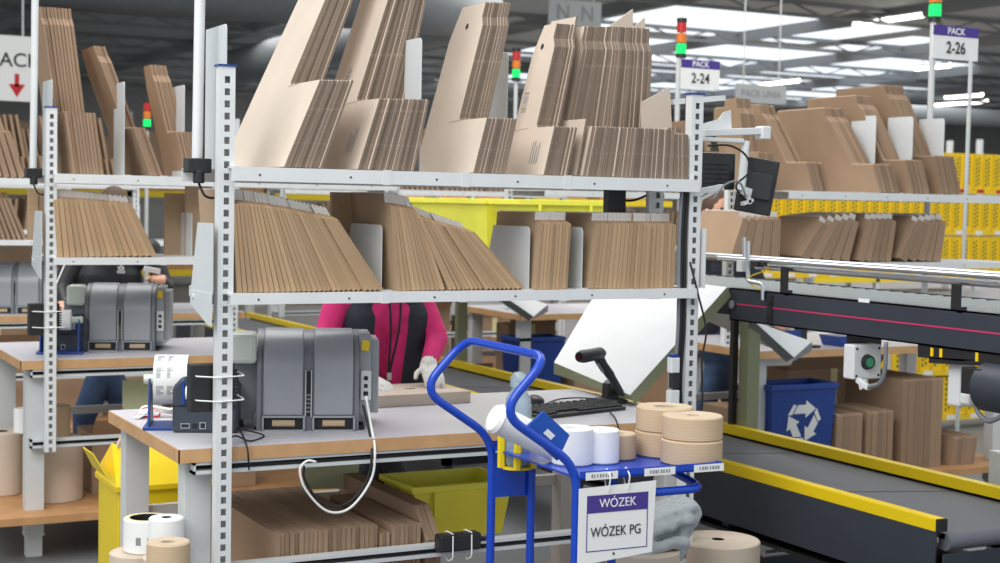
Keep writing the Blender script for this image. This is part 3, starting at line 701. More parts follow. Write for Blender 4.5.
# ------------------------------------------------------------------ transfer chutes and conveyors
def chute(label, A, B, C, Dp, mf='olive', drop=.045):  # olive puts the yellow-green reflection on the steel into the flange colour
    A, B, C, Dp = map(Vector, (A, B, C, Dp)); n = (C-B).cross(A-B).normalized()
    if n.z < 0: n = -n
    t = thing('chute', label, 'chute', B)
    def pl(b):
        P = [q-B for q in (A, B, C, Dp)]; top = [b._v(p) for p in P]; bot = [b._v(p-n*.003) for p in P]
        b.face(top); b.face(bot[::-1])
        for k in range(4): b.face([top[k], top[(k+1) % 4], bot[(k+1) % 4], bot[k]])
    part(t, 'slide_plate', 'white', pl)
    part(t, 'side_flange', mf, lambda b: (b.poly([B-B, C-B, C-B-n*drop, -n*drop]), b.poly([q+Vector((0, .003, 0)) for q in (B-B, C-B, C-B-n*drop, -n*drop)])))
    part(t, 'end_flange', mf, lambda b: b.poly([A-B, B-B, Vector((0, 0, -.018)), A-B-Vector((0, 0, .05))]))
    return t
cb = AZ(630, 395, .988); cc = AX(727, 287, 2.40); ca = Vector((1.868, 1.184, 1.035))
chute('big white sheet metal chute sloping from the conveyor onto the near table', ca, cb, cc, (2.40, 1.62, 1.40))
b1_ = AZ(794, 357.5, .99); chute('white tipped chute falling onto the table across the conveyor', AZ(812, 341.5, 1.04), b1_, AX(755, 322, 3.07), (3.07, 2.75, 1.32), 'duct')
b1_ = AZ(533.6, 316.4, .99); chute('far chute with a white tip, seen under the near shelf', AZ(548, 304.5, 1.04), b1_, AX(498, 292, 3.07), (3.07, 5.5, 1.32), 'duct')

XN, XF = 2.42, 3.06
zt = AX(730, 287.6, XN).z; zb = AX(730, 320, XN).z; yc = AX(730, 300, XN).y
rc = thing('roller_conveyor', 'dark roller conveyor with a pink line, running above the belt at right', 'conveyor', (XN, 0, 0))
LX = XF-XN
def beam(b):
    b.box(0, .006, -2.6, yc, zb, zt); b.box(0, .04, -2.6, yc, zt-.006, zt); b.box(0, .04, -2.6, yc, zb, zb+.006); b.box(0, .04, yc-.005, yc, zb, zt)
part(rc, 'side_beam', 'anth', beam)
part(rc, 'side_beam', 'anth', lambda b: b.box(.02, .03, yc, 9, zb+.02, zt-.006))
part(rc, 'side_beam', 'anth', lambda b: (b.box(LX-.006, LX, -2.6, 9, zb, zt)))
part(rc, 'pink_line', 'pink', lambda b: b.box(-.001, 0, -2.6, yc-.05, (zt+zb)/2, (zt+zb)/2+.005))
rm = None
for k in range(92):
    y = -1.0+k*.078
    if rm is None:
        b = MB(); b.cyl((.03, 0, 0), (LX-.012, 0, 0), .024, 12); rm = b.mesh('roller', 'roller')
        for p_ in rm.polygons: p_.use_smooth = True
        rm.set_sharp_from_angle(angle=.8)
    o = D.objects.new('roller', rm); COL.objects.link(o); o.parent = rc; o.location = (0, y, zt-.026)
for x in (.05, LX-.02):
    pass
for (yy) in (2.55, 4.55):
    part(rc, 'leg', 'olive', lambda b: (b.box(LX-.02, LX+.05, yy, yy+.045, .0, zb+.01), b.box(LX-.05, LX+.08, yy-.03, yy+.08, 0, .012)))
a = AX(745, 380, XF)
part(rc, 'leg', 'olive', lambda b: (b.box(LX+.0, LX+.07, a.y-.02, a.y+.05, 0, zb)))
part(rc, 'cable_duct', 'black', lambda b: b.box(LX-.03, LX+.0, a.y+.06, a.y+.09, 0, zb))
g = AX(733.5, 304.5, XN)
part(rc, 'eye_bolt', 'alu', lambda b: (b.lathe([(.018, -.012), (.018, -.006), (.012, -.004), (.008, 0)], (0, g.y, g.z), 20, 'x'), b.tube([(-.016, g.y-.012, g.z-.01), (-.016, g.y+.0, g.z+.016)], .003, 6)), smooth=40)
def plate(b):
    p = AX(765, 310, XN); b.box(-.004, 0, p.y-.05, p.y-.015, zb+.01, zt-.015)
    for z in (zb+.035, zt-.045): b.cyl((-.008, p.y-.0325, z), (-.003, p.y-.0325, z), .008, 8)
part(rc, 'joint_plate', 'black', plate)
part(rc, 'white_tag', 'paper', lambda b: (lambda p: b.box(-.001, 0, p.y-.03, p.y+.03, p.z-.007, p.z+.007))(AX(864, 300.5, XN)))
# guide rails
gr = thing('guide_rail', 'pair of bright aluminium guide tubes along the roller conveyor', 'guide rail', (XN+.04, 0, 0))
for k, (pa, pb, r) in enumerate((((700, 254), (1000, 275), .011), ((757, 266), (1000, 285), .013))):
    p, q = AX(*pa, XN+.04), AX(*pb, XN+.04); z = (p.z+q.z)/2
    part(gr, 'guide_tube', 'alu', lambda b: b.cyl((0, -2.6, z), (0, p.y, z), r, 14), smooth=40)
part(gr, 'guide_tube', 'alu', lambda b: b.cyl((-.02, -2.6, AX(900, 270, XN+.04).z), (-.02, AX(722, 258, XN+.04).y, AX(900, 270, XN+.04).z), .009, 12), smooth=40)
for p_, q_ in ((786, 272), (958, 290)):
    a = AX(p_, q_, XN+.02)
    part(gr, 'bracket', 'black', lambda b: (b.box(-.03, -.022, a.y-.02, a.y+.022, zt-.012, a.z+.02), b.box(-.04, -.02, a.y-.045, a.y-.02, zt-.01, zt+.012)))
# sensor bracket
sb = thing('sensor_bracket', 'bent steel rod with a small black sensor and yellow wire on the conveyor edge', 'sensor', (0, 0, 0))
P_ = lambda p, q: AX(p, q, XN-.01)
part(sb, 'rod', 'alu', lambda b: b.tube(fillet([P_(748, 241), P_(748, 281), P_(763, 284), P_(763, 300)], .015), .009, 10), smooth=50)
part(sb, 'rod', 'alu', lambda b: b.tube([AX(744, 237, XN+.03), AX(744, 258, XN+.03)], .008, 10), smooth=50)
part(sb, 'sensor', 'black', lambda b: (b.obox(P_(757, 264), (.03, .05, .024)), b.obox(P_(763, 264), (.02, .03, .014))))
part(sb, 'clamp', 'white', lambda b: b.obox(P_(742, 266), (.03, .035, .045)))
part(sb, 'wire', 'yellow', lambda b: b.tube(curve_pts([P_(770, 265), P_(764, 271), P_(750, 277), P_(752, 285), P_(761, 290)], 6), .003, 6))
# push-button box, cable, motor
a = AX(840.5, 343, XN); bw = .135
pb = thing('push_button_box', 'white push button box with a dark green button under the conveyor beam', 'control box', (a.x-.01, a.y-.03, 0))
zt2, zb2 = a.z, a.z-.13
part(pb, 'box', 'white', lambda b: b.box(0, bw, -.06, 0, zb2, zt2), bevel=.006)
part(pb, 'back_plate', 'black', lambda b: b.box(.03, bw+.05, 0, .02, zb2+.01, zt2+.03))
part(pb, 'button', 'black', lambda b: (b.lathe([(.026, -.075), (.026, -.062), (.03, -.06)], (bw*.48, 0, (zt2+zb2)/2), 24, 'y')), smooth=40)
part(pb, 'button_face', 'teal', lambda b: b.lathe([(.018, -.077), (.018, -.075)], (bw*.48, 0, (zt2+zb2)/2), 20, 'y'))
part(pb, 'screw', 'rubber', lambda b: [b.cyl((x, -.0615, z), (x, -.06, z), .005, 8) for x in (.014, bw-.014) for z in (zb2+.014, zt2-.014)])
part(pb, 'cable_gland', 'frame', lambda b: b.cyl((bw*.6, -.03, zb2-.03), (bw*.6, -.03, zb2), .014, 12), smooth=40)
cable('grey cable hanging from the conveyor to the white plug under the button box', [AX(886, 342, XN-.02), AX(885, 368, XN-.02), AX(880, 383, XN-.02), AX(868, 387, XN-.02)], .009, 'grey2')
one('plug', 'small white plug on the grey cable end under the button box', 'plug', 'white', lambda b: (b.bar(AX(869, 388, XN-.02), AX(858, 380, XN-.02), .02, .016), b.bar(AX(866, 383, XN-.02), AX(860, 386, XN-.02), .012, .03)))
mo = thing('drive_motor', 'dark grey gear motor with grille at the right edge under the conveyor', 'motor', (0, 0, 0))
xm = XN+.02
part(mo, 'mount', 'black', lambda b: (b.bar(AX(921, 350, xm), AX(1012, 358, xm), .03, .05), b.bar(AX(932, 360, xm), AX(1005, 364, xm), .03, .02)))
for p, q in ((932, 352), (941, 353), (977, 357)): part(mo, 'mount_bolt', 'ybin', lambda b: b.obox(AX(p, q, xm-.018), (.004, .012, .03)))
mc = AX(1010, 390, xm)
part(mo, 'motor_body', 'anth', lambda b: b.lathe([(.05, .0), (.078, .01), (.083, .03), (.083, .16)], (mc.x, mc.y-.06, mc.z), 28, 'y'), smooth=40)
part(mo, 'fan_grille', 'rubber', lambda b: [b.lathe([(r, -.003), (r+.006, -.003), (r+.006, .012)], (mc.x, mc.y-.06, mc.z), 28, 'y', True) for r in (.03, .048, .066)])
part(mo, 'terminal_box', 'black', lambda b: b.obox(AX(977, 381, xm-.03), (.06, .09, .09)), bevel=.004)
part(mo, 'output_shaft', 'alu', lambda b: b.cyl((xm+.1, mc.y+.04, AX(950, 373, xm).z), (xm+.1, AX(937, 373, xm).y, AX(950, 373, xm).z), .015, 14), smooth=40)
part(mo, 'gear_housing', 'white', lambda b: (b.obox(AX(961, 383, xm+.05), (.07, .06, .16)), b.obox(AX(966, 398, xm+.05), (.06, .09, .04))), bevel=.008)
cable('thick grey motor cable curling under the motor at the right edge', [AX(977, 393, xm-.03), AX(977, 410, xm-.03), AX(988, 421, xm-.03), AX(1003, 416, xm-.03)], .009, 'grey2')

# belt conveyor
p0, p1 = AX(723, 461.8, 2.36), AX(935.7, 518.6, 2.36); zr = (p0.z+p1.z)/2; ye = p1.y
q0_ = AX(723, 425, 3.0); q1_ = AX(1000, 489, 3.0)
bc = thing('belt_conveyor', 'grey belt conveyor with yellow side rails at lower right', 'conveyor', (2.36, 0, 0))
W2 = .70
part(bc, 'yellow_rail', 'yrail', lambda b: (b.box(0, .045, ye, 9, zr-.045, zr)), bevel=.002)
part(bc, 'rail_end_cap', 'rubber', lambda b: b.box(.0, .045, ye-.012, ye, zr-.045, zr), bevel=.002)
part(bc, 'yellow_rail', 'yrail', lambda b: (b.box(W2-.045, W2, ye-1.2, 9, zr-.045, zr)), bevel=.002)
def blt(b):
    b.box(.045, W2-.045, ye, 9, zr-.075, zr-.055)
    b.cyl((.045, ye, zr-.085), (W2-.045, ye, zr-.085), .03, 24)
part(bc, 'belt', 'belt', blt, smooth=40)
def seams(b):
    for y in (.05, 1.02, 2.3, 3.6): b.bar((.05, y+.12, zr-.0545), (W2-.05, y-.10, zr-.0545), .006, .001)
part(bc, 'belt_seam', 'rubber', seams)
part(bc, 'side_plate', 'anth', lambda b: (b.box(-.002, .004, ye-.005, 9, zr-.25, zr-.045), b.box(0, .04, ye-.005, 9, zr-.25, zr-.244)))
part(bc, 'side_plate', 'anth', lambda b: (b.box(W2-.004, W2+.002, ye-1.2, 9, zr-.25, zr-.045)))
part(bc, 'end_plate', 'anth', lambda b: (b.box(0, W2, ye-.045, ye-.038, zr-.30, zr-.115)))
for y in (-.3, .62, 1.9, 3.4):
    part(bc, 'leg', 'anth', lambda b: (b.box(.05, .10, y, y+.05, 0, zr-.25), b.box(W2-.1, W2-.05, y, y+.05, 0, zr-.25), b.box(.05, W2-.05, y, y+.05, .18, .23)))
part(bc, 'drive_shaft', 'alu', lambda b: b.cyl((-.05, .25, zr-.31), (.3, .25, zr-.31), .014, 12))
part(bc, 'drip_guard', 'rubber', lambda b: b.box(.02, W2-.02, ye+.05, 5, zr-.30, zr-.285))
# yellow totes riding on the rollers
def tote(label, x0, x1, y0, y1, z0, z1, m='ylw', group=None, rim=.03, taper=.04):
    t = thing('tote', label, 'tote', ((x0+x1)/2, (y0+y1)/2, z0), 0, group)
    a, c = (x1-x0)/2, (y1-y0)/2; h = z1-z0
    def bd(b):
        k = taper; t_ = .006
        def ring(q, z): return [b._v((-a+q, -c+q, z)), b._v((a-q, -c+q, z)), b._v((a-q, c-q, z)), b._v((-a+q, c-q, z))]
        R = [ring(k, 0), ring(.012, h), ring(.018, h), ring(k+t_, t_)]
        b.face(R[0][::-1]); b.face(R[3])
        for i in range(3):
            for j in range(4): b.face([R[i][j], R[i][(j+1) % 4], R[i+1][(j+1) % 4], R[i+1][j]])
    part(t, 'tub', m, bd)
    def rm_(b):
        for (X0, X1, Y0, Y1) in ((-a, a, -c, -c+.014), (-a, a, c-.014, c), (-a, -a+.014, -c+.014, c-.014), (a-.014, a, -c+.014, c-.014)): b.box(X0, X1, Y0, Y1, h-rim, h)
        for s in (-1, 1):
            for q in (-1, 1): b.box(s*a*.55-.008, s*a*.55+.008, q*(c-.004)-.008, q*(c-.004)+.008, h*.45, h-rim)
    part(t, 'rim', m, rm_, bevel=.003)
    return t
for (p, q) in ((3.0, 4.05), (2.6, 2.96)):
    nm = 'left' if p == 3.0 else 'right'
    tote('long yellow tote riding the roller conveyor, %s one of the two behind the near shelf' % nm, XN+.02, XF-.04, p, q, zt, 1.745, taper=.10 if nm == 'right' else .05)
# yellow tote under the near table
fl = AY(412, 488, .45); bl = AZ(389, 473, fl.z); fr_ = AY(517, 477, .45)
tote('yellow open tote under the near table, right of the carton blocks', fl.x, fr_.x, .45, bl.y, .48, fl.z, rim=.025)

# ------------------------------------------------------------------ blue cart
ca_ = AZ(577, 472, .975); th_ = -.02
cart = thing('trolley', 'blue tubular trolley with a hanging sign in the foreground', 'trolley', (ca_.x, ca_.y, 0), th_)
cdx = Vector((math.cos(th_), math.sin(th_), 0)); cdy = Vector((-math.sin(th_), math.cos(th_), 0)); C0 = Vector((ca_.x, ca_.y, 0))
def cl(p, q, v):
    """cart-local point seen at a pixel on the cart plane ly = v"""
    d = _F+_r*((p-500)/CF)-_u*((q-281.5)/CF); n = cdy; t = ((C0+cdy*v)-CPOS).dot(n)/d.dot(n); w_ = CPOS+d*t-C0
    return Vector((w_.dot(cdx), v, w_.z))
HW = None
best = None
for k in range(20, 90):
    v = k/100; w_ = C0+cdy*v; d = w_+Vector((0, 0, .8))-CPOS; pxx = 500+CF*d.dot(_r)/d.dot(_F)
    if best is None or abs(pxx-492) < best[0]: best = (abs(pxx-492), v)
HW = best[1]; print('CART width', HW, ca_)
TZ = .975
prof = [cl(578, 468, 0), cl(501, 413, 0), cl(548, 357, 0)]
zk, ux, zx, ut, ztp = prof[0].z, prof[1].x, prof[1].z, prof[2].x, prof[2].z
pathR = [(0, 0, .10), (0, 0, zk+.005), (ux, 0, zx), (ut, 0, ztp)]
pathL = [(ut, HW, ztp), (ux, HW, zx), (0, HW, zk+.005), (0, HW, .10)]
part(cart, 'handle_frame', 'blue', lambda b: b.tube(fillet(pathR+pathL, .075, 8), .0130, 16), smooth=60)
TL, TY0, TY1 = .475, -.02, HW+.02
part(cart, 'tray', 'blue', lambda b: (b.box(.0, TL, TY0, TY1, TZ-.02, TZ-.014), b.box(-.0, TL, TY0, TY0+.004, TZ-.02, TZ+.004), b.box(0, TL, TY1-.004, TY1, TZ-.02, TZ+.004), b.box(TL-.004, TL, TY0, TY1, TZ-.02, TZ+.004)))
part(cart, 'support_tube', 'blue', lambda b: (b.tube(fillet([(0, 0, TZ-.075), (TL*.9, 0, TZ-.075), (TL*.96, HW*.5, TZ-.055), (TL*.9, HW, TZ-.075), (0, HW, TZ-.075)], .06), .0125, 14)), smooth=60)
for v in (.02, HW-.02):
    part(cart, 'inner_post', 'blue', lambda b: b.cyl((.13, v, .1), (.13, v, TZ-.02), .0130, 14), smooth=50)
part(cart, 'side_sheet', 'blue', lambda b: b.box(.0, .13, HW-.012, HW-.006, TZ-.17, TZ-.03))
part(cart, 'lower_deck', 'blue', lambda b: b.box(-.0, TL, 0, HW, .14, .16))
for x, y in ((.05, .03), (.05, HW-.03), (TL-.05, .03), (TL-.05, HW-.03)):
    part(cart, 'caster', ['rubber', 'alu'], lambda b: (b.cyl((x, y-.012, .05), (x, y+.012, .05), .05, 20), b.box(x-.02, x+.02, y-.018, y+.018, .05, .14, 1)))
for k, (p, q) in enumerate(((602, 472), (660, 471), (709, 469))):
    lp = cl(p, q, TY0-.001)
    tg = part(cart, 'shelf_label', 'paper', lambda b: b.box(lp.x-.052, lp.x+.052, TY0-.0015, TY0-.0005, TZ-.022, TZ+.0))
    text('label_text', 'CART 120', .016, tg, (lp.x, TY0-.002, TZ-.011), (PI/2, 0, 0), 'print') if False else part(tg, 'label_print', 'beam', lambda b: [b.box(lp.x-.034+i*.009, lp.x-.034+i*.009+random.uniform(.003, .007), TY0-.002, TY0-.0016, TZ-.016, TZ-.006) for i in range(8)])
# sign hanging on the support tube
s0 = cl(579, 489, -.022); s1 = cl(656, 485, -.022); s2 = cl(575, 565, -.022)
SW, SH = s1.x-s0.x, s0.z-s2.z+.004
sg = thing('cart_sign', 'white hanging sign reading WÓZEK PG with a purple header', 'sign', C0+cdx*s0.x+cdy*(-.022)+Vector((0, 0, s0.z)), th_)
part(sg, 'panel', 'paper', lambda b: b.prism([(0, 0), (SW, .008), (SW*.965, -SH+.02), (.0, -SH)], 'y', -.001, .001))
e_ = .026; sh_ = SH
part(sg, 'border', 'purple', lambda b: (b.box(e_, SW-e_, -.0016, -.001, -.026, -.022), b.box(e_, SW-e_, -.0016, -.001, -sh_+.036, -sh_+.039), b.box(e_, e_+.003, -.0016, -.001, -sh_+.036, -.022), b.box(SW-e_-.003, SW-e_, -.0016, -.001, -sh_+.036, -.022)))
part(sg, 'header', 'purple', lambda b: b.box(e_, SW-e_, -.0018, -.001, -.072, -.022))
text('header_text', 'WÓZEK', .036, sg, (SW/2, -.0022, -.047), (PI/2, 0, 0), 'paper', sx=.92)
text('sign_text', 'WÓZEK PG', .040, sg, (SW/2-.004, -.0022, -.128), (PI/2, 0, 0), 'print', sx=.80)
part(sg, 'eyelet', 'print', lambda b: b.ball((SW*.46, -.001, -SH+.026), .004, seg=8))
for x in (.37, .62):
    part(sg, 'cable_tie', 'paper', lambda b: b.tube(fillet([(SW*x, -.004, -.012), (SW*x, -.014, .03), (SW*x+.006, .02, .05), (SW*x+.006, .032, .02), (SW*x, .006, -.01)], .01), .0022, 6))

def on_cart(x, y, z): return C0+cdx*x+cdy*y+Vector((0, 0, z))
def paper_roll(label, loc, r, h, hole, mats, cat='paper roll', group=None, rot=None, name='paper_roll'):
    o = roll_mesh(r, h, hole).build(name, mats, None, loc, smooth=35, rot=rot); return tag(o, label, cat, group)
def roll_px(label, pc, qb, v, rpx, hpx, hole, mats, **k):
    """roll standing on the tray whose base centre is seen at pixel pc, qb"""
K3 = ['kraftroll', 'browntop', 'browntop']
W3 = ['paper', 'paper', 'paper']
def tray_xy(p, q, z):   # where pixel meets height z, in world
    return AZ(p, q, z)
trz = TZ-.0135
def put_roll(label, pl, pr, qb, qt, mats, hole=.02, z=None, group=None, name='paper_roll', bow=.0):
    """pl, pr: left/right silhouette pixels, qb: lowest front pixel, qt: pixel of the front top edge"""
    z = trz if z is None else z
    f = AZ((pl+pr)/2, qb, z); d = (f-CPOS); dd = math.hypot(d.x, d.y); wpx = (pr-pl)/CF*d.dot(_F)/2; r = wpx/(1-wpx/dd)*.99
    u = Vector((d.x, d.y, 0)).normalized(); c = f+u*r; h = (qb-qt)/CF*d.dot(_F)
    paper_roll(label, (c.x, c.y, z), r, h, hole, mats, group=group, name=name); return c, r, h
c1, r1, h1 = put_roll('lower kraft tape roll of the front pair on the trolley tray', 660, 722, 467.5, 443, K3, .02)
paper_roll('upper kraft tape roll of the front pair on the trolley tray', (c1.x+.004, c1.y+.004, trz+h1+.0005), r1*.985, h1*.98, .02, K3)
c2, r2, h2 = put_roll('lower kraft tape roll of the rear pair on the trolley tray', 634, 692, 459, 434, K3, .035)
paper_roll('upper kraft tape roll of the rear pair on the trolley tray', (c2.x+.002, c2.y, trz+h2+.0005), r2*.99, h2*.98, .035, K3)
put_roll('small kraft roll between the white rolls and the tape rolls on the tray', 601, 636, 461, 435, K3, .02)
put_roll('right one of the two upright white paper rolls on the tray', 584, 619, 465, 431, W3, .02)
put_roll('left one of the two upright white paper rolls on the tray', 551, 593, 467, 430, W3, .02)
# leaning white roll and blue card on the handle
wa, wb = cl(497, 419, HW*.45), cl(566, 452, HW*.45)
t = thing('leaning_roll', 'long white paper roll lying slanted on the trolley handle', 'paper roll', (0, 0, 0))
A_, B_ = on_cart(*wa), on_cart(*wb)
part(t, 'wound_paper', 'paper', lambda b: b.tube([A_, B_], .043, 28), smooth=50)
part(t, 'loose_end', 'paper', lambda b: b.tube([A_-(B_-A_).normalized()*.012, A_], .046, 28, radii=[.039, .046]), smooth=50)
BC = [cl(544, 411, .03), cl(570, 435, .03), cl(558, 461, .03), cl(524, 430, .03)]
def card(b):
    P = [on_cart(*q) for q in BC]
    A = [b._v(p) for p in P]; B = [b._v(p+cdy*.012) for p in P]; b.face(A); b.face(B[::-1])
    for k in range(4): b.face([A[k], A[(k+1) % 4], B[(k+1) % 4], B[k]])
bx = one('blue_card_box', 'flat blue card box resting on the trolley handle with a small white tag', 'box', 'bluebox', card, bevel=.002)
def tagf(b):
    m = (BC[0]+BC[1]+BC[2]+BC[3])/4; n = (BC[1]-BC[0]).normalized(); up_ = (BC[0]-BC[3]).normalized()
    b.poly([on_cart(*(m-n*.016-up_*.009))-cdy*.001, on_cart(*(m+n*.016-up_*.009))-cdy*.001, on_cart(*(m+n*.016+up_*.009))-cdy*.001, on_cart(*(m-n*.016+up_*.009))-cdy*.001])
part(bx, 'price_tag', 'paper', tagf)
# bottle in a yellow holder
hb = cl(517, 468, HW-.07); hbz = hb.z
bl = on_cart(hb.x, HW-.07, 0)
t = thing('bottle_holder', 'yellow plastic bottle holder clipped on the far trolley handle', 'bottle holder', (bl.x, bl.y, hbz), th_)
def hold(b):
    b.lathe([(.050, 0), (.050, .008), (.0, .008)], seg=28); b.lathe([(.050, .14), (.054, .14), (.054, .155), (.050, .155)], seg=28, closed=True)
    for k in range(5):
        a = 2*PI*k/5+.5; b.tube([(.051*math.cos(a), .051*math.sin(a), .004), (.052*math.cos(a), .052*math.sin(a), .15)], .013, 6)
part(t, 'basket', 'yellow', hold, smooth=40)
part(t, 'clip', 'yellow', lambda b: b.box(-.02, .02, .045, .075, .1, .13))
t = thing('water_bottle', 'clear plastic water bottle standing in the yellow holder', 'bottle', (bl.x, bl.y, hbz+.009), th_)
H_ = (468-376)/CF*4.75
part(t, 'bottle_body', 'bottle', lambda b: b.lathe([(.036, 0), (.042, .01), (.042, H_*.25), (.040, H_*.3), (.042, H_*.35), (.042, H_*.62), (.038, H_*.72), (.022, H_*.82), (.018, H_*.86)], seg=28), smooth=60)
part(t, 'cap', 'bottle', lambda b: b.lathe([(.024, H_*.84), (.027, H_*.86), (.026, H_*.95), (.014, H_*1.0)], seg=24), smooth=50)
part(t, 'spout', 'paper', lambda b: b.lathe([(.019, H_*.83), (.019, H_*.87)], seg=24), smooth=50)
# things on the trolley's lower part: stacks of rolls and the fleece
B3 = ['bigroll', 'bigroll', 'rubber']
def floor_roll(label, pl, pr, qt, y, hole=.03, zb=.0, mats=B3, r=None):
    """tall roll whose top rim is seen between pixels pl and pr at row qt"""
    c = AY((pl+pr)/2, qt, y); d = (c-CPOS).dot(_F); r = (pr-pl)/2/CF*d
    paper_roll(label, (c.x, c.y, zb), r, c.z-zb, hole, mats); return c, r
floor_roll('large beige paper roll beside the trolley, under the belt conveyor side', 676, 760, 539, .02, .02)
floor_roll('beige paper roll under the grey fleece beside the trolley', 606, 680, 549, -.20, .02, .161)
fc = AY(668, 520, -.16)
t = thing('grey_fleece', 'crumpled grey fleece jacket stuffed under the trolley tray', 'fleece', (fc.x, -.16, fc.z-.075))
def fleece(b):
    def fold(pts, w_, th=.012, n=7):
        # a soft fold: a strip of cloth as a row of capsules across its width
        c = curve_pts(pts, n)
        for k in range(5):
            v = (k/4-.5)*w_; b.tube([p+Vector((v*.15, v, 0)) for p in c], th*(1.2-abs(k-2)*.12), 8)
    fold([(-.19, 0, -.04), (-.17, 0, .05), (-.07, 0, .095), (.03, 0, .115), (.075, 0, .125), (.085, 0, .10), (.05, 0, .05), (.0, 0, .0)], .13, .024)
    fold([(-.19, -.01, .0), (-.11, -.02, .06), (-.02, -.02, .080), (.04, -.02, .088), (.05, -.01, .07), (.0, 0, .03)], .13, .022)
    fold([(-.20, -.02, -.05), (-.13, -.03, .0), (-.04, -.03, .02), (.01, -.03, .01), (-.01, -.02, -.04)], .14, .024)
    b.ball((-.08, .02, .02), .07, (1.5, .9, .9)); b.ball((.0, .03, .05), .05, (1.3, 1, .9))
fl = part(t, 'folded_cloth', 'cloth', fleece, remesh=.0055)
dt = fl.modifiers.new('wrinkle', 'DISPLACE'); tx = D.textures.new('wrinkle', 'CLOUDS'); tx.noise_scale = .05; dt.texture = tx; dt.strength = .02

# ------------------------------------------------------------------ lower left of the near table
def lroll(label, pl, pr, qt, y, zb, mats, hole):
    return floor_roll(label, pl, pr, qt, y, hole, zb, mats)
L3 = ['paper', 'labelp', 'rubber']
cA, rA = lroll('big beige paper roll standing at the left end of the near lower shelf', 110, 166, 551, .20, .2255, B3, .03)
cB, rB = lroll('white label roll with cream end lying on the big beige roll', 124, 170, 517, .20, cA.z+.0005, L3, .05)
cC, rC = lroll('second beige paper roll, partly below the picture at the left of the near table', 143, 186, 556, .03, .2255, B3, .03)
cD, rD = lroll('white label roll with small dark core between the cream roll and the brown roll', 149, 184, 517, .08, cC.z+.0005, ['paper', 'paper', 'rubber'], .012)
cE, rE = lroll('brown kraft roll in front at the left end of the near lower shelf', 147, 190, 541, -.10, .2255, K3, .02)
lb = part(D.objects[[o.name for o in D.objects if o.get('label', '').startswith('white label roll with cream')][0]], 'printed_labels', 'beam', lambda b: [b.poly([((rB+.0006)*math.cos(a+q*.1), (rB+.0006)*math.sin(a+q*.1), z) for q, z in ((0, .03), (2.2, .03), (2.2, .055), (0, .055))]) for a in (-2.3, -1.8, -1.3)])
# yellow waste bin
t = thing('waste_bin', 'tall yellow steel waste bin behind the near table corner', 'waste bin', (.01, 1.3, 0))
part(t, 'bin_body', 'yellow', lambda b: b.box(0, .36, 0, .34, .02, .60), bevel=.004)
def hood(b):
    z0, z1 = .60, .74
    b.poly([(-.01, -.01, z0), (.37, -.01, z0), (.30, .09, z1), (.06, .09, z1-.01)]); b.poly([(-.01, -.01, z0), (.06, .09, z1-.01), (.02, .20, z1), (-.01, .35, z0)])
    b.poly([(.37, -.01, z0), (.37, .35, z0), (.3, .25, z1), (.3, .09, z1)]); b.poly([(-.01, .35, z0), (.02, .2, z1), (.3, .25, z1), (.37, .35, z0)])
    b.box(-.012, .372, -.012, .352, z0-.02, z0)
part(t, 'hood', 'yellow', hood)
part(t, 'open_flap', 'yellow', lambda b: b.prism([(0, 0), (.24, 0), (.21, .1), (.03, .1)], 'x', -.002, .002), (-.03, .06, .63), (0, -.5, 0))
part(t, 'latch', 'alu', lambda b: (b.cyl((.16, -.02, .30), (.16, 0, .30), .012, 12), b.tube([(.13, -.006, .5), (.15, -.01, .38), (.16, -.01, .30)], .003, 6)))
one('crumpled_paper', 'crumpled brown paper scrap sticking out of the yellow waste bin', 'paper scrap', 'bigroll', lambda b: (b.obox((.1, 1.44, .76), (.10, .02, .10), (.3, .4, .2)), b.obox((.15, 1.45, .75), (.08, .06, .06), (.8, .2, .5))))
# second station: rolls on the low plywood shelf
for lab, pl, pr, qt, y in (('tall beige paper roll at the left picture edge, second lower shelf', -22, 24, 431, 3.3), ('tall beige paper roll behind the grey leg of the second table', 24, 82, 437, 3.05)):
    floor_roll(lab, pl, pr, qt, y, .03, .2255)
cF, rF = floor_roll('small brown kraft roll behind the slotted post, on top of the second table roll', 46, 70, 405, 3.05, .02, AY(53, 440, 3.05).z, K3)
floor_roll('small white roll on the beige roll under the second table, beside the leg', 14, 32, 408, 3.25, .02, AY(20, 433, 3.25).z, W3)

# ------------------------------------------------------------------ cables, power bricks, poles
WL = lambda p, q: AY(p, q, .022)
cable('white cable hanging in a loop in front of the near cable tray', [AY(366, 396, .13), AY(371, 425, .10), WL(375, 450), WL(371, 480), WL(350, 508), WL(327, 511), WL(306, 490), WL(300, 470), WL(307, 461), WL(316, 462)], .0042, 'paper')
cable('black cable hanging in a loop just behind the white one', [AY(363, 405, .13), AY(369, 430, .10), AY(372, 455, .034), AY(366, 482, .034), AY(346, 504, .034), AY(322, 503, .034), AY(305, 480, .034), AY(304, 466, .034)], .0042)
cable('black cable curling on the near table right of the left post', [AZ(232, 428, ZT+.01), AZ(250, 431, ZT+.02), AZ(264, 436, ZT+.004), AZ(250, 441, ZT+.004), AZ(236, 436, ZT+.02), AZ(226, 440, ZT+.02)], .003)
cable('thin black cable dropping over the near table edge beside the left post', [AZ(240, 430, ZT+.01), AY(247, 447, .037), AY(249, 470, .037)], .003)
for k, (x, m_, lab) in enumerate(((.0, 'rubber', 'black'), (.013, 'rubber', 'second black'), (-.012, 'grey2', 'grey'))):
    cable('%s cable of the bundle running down the right slotted post' % lab, [(RL-.022+x, .0, 1.80), (RL-.026+x, .004, 1.6), (RL-.024+x, .0, 1.3), (RL-.030+x, .004, 1.1), (RL-.02+x, .0, .90)], .007, m_)
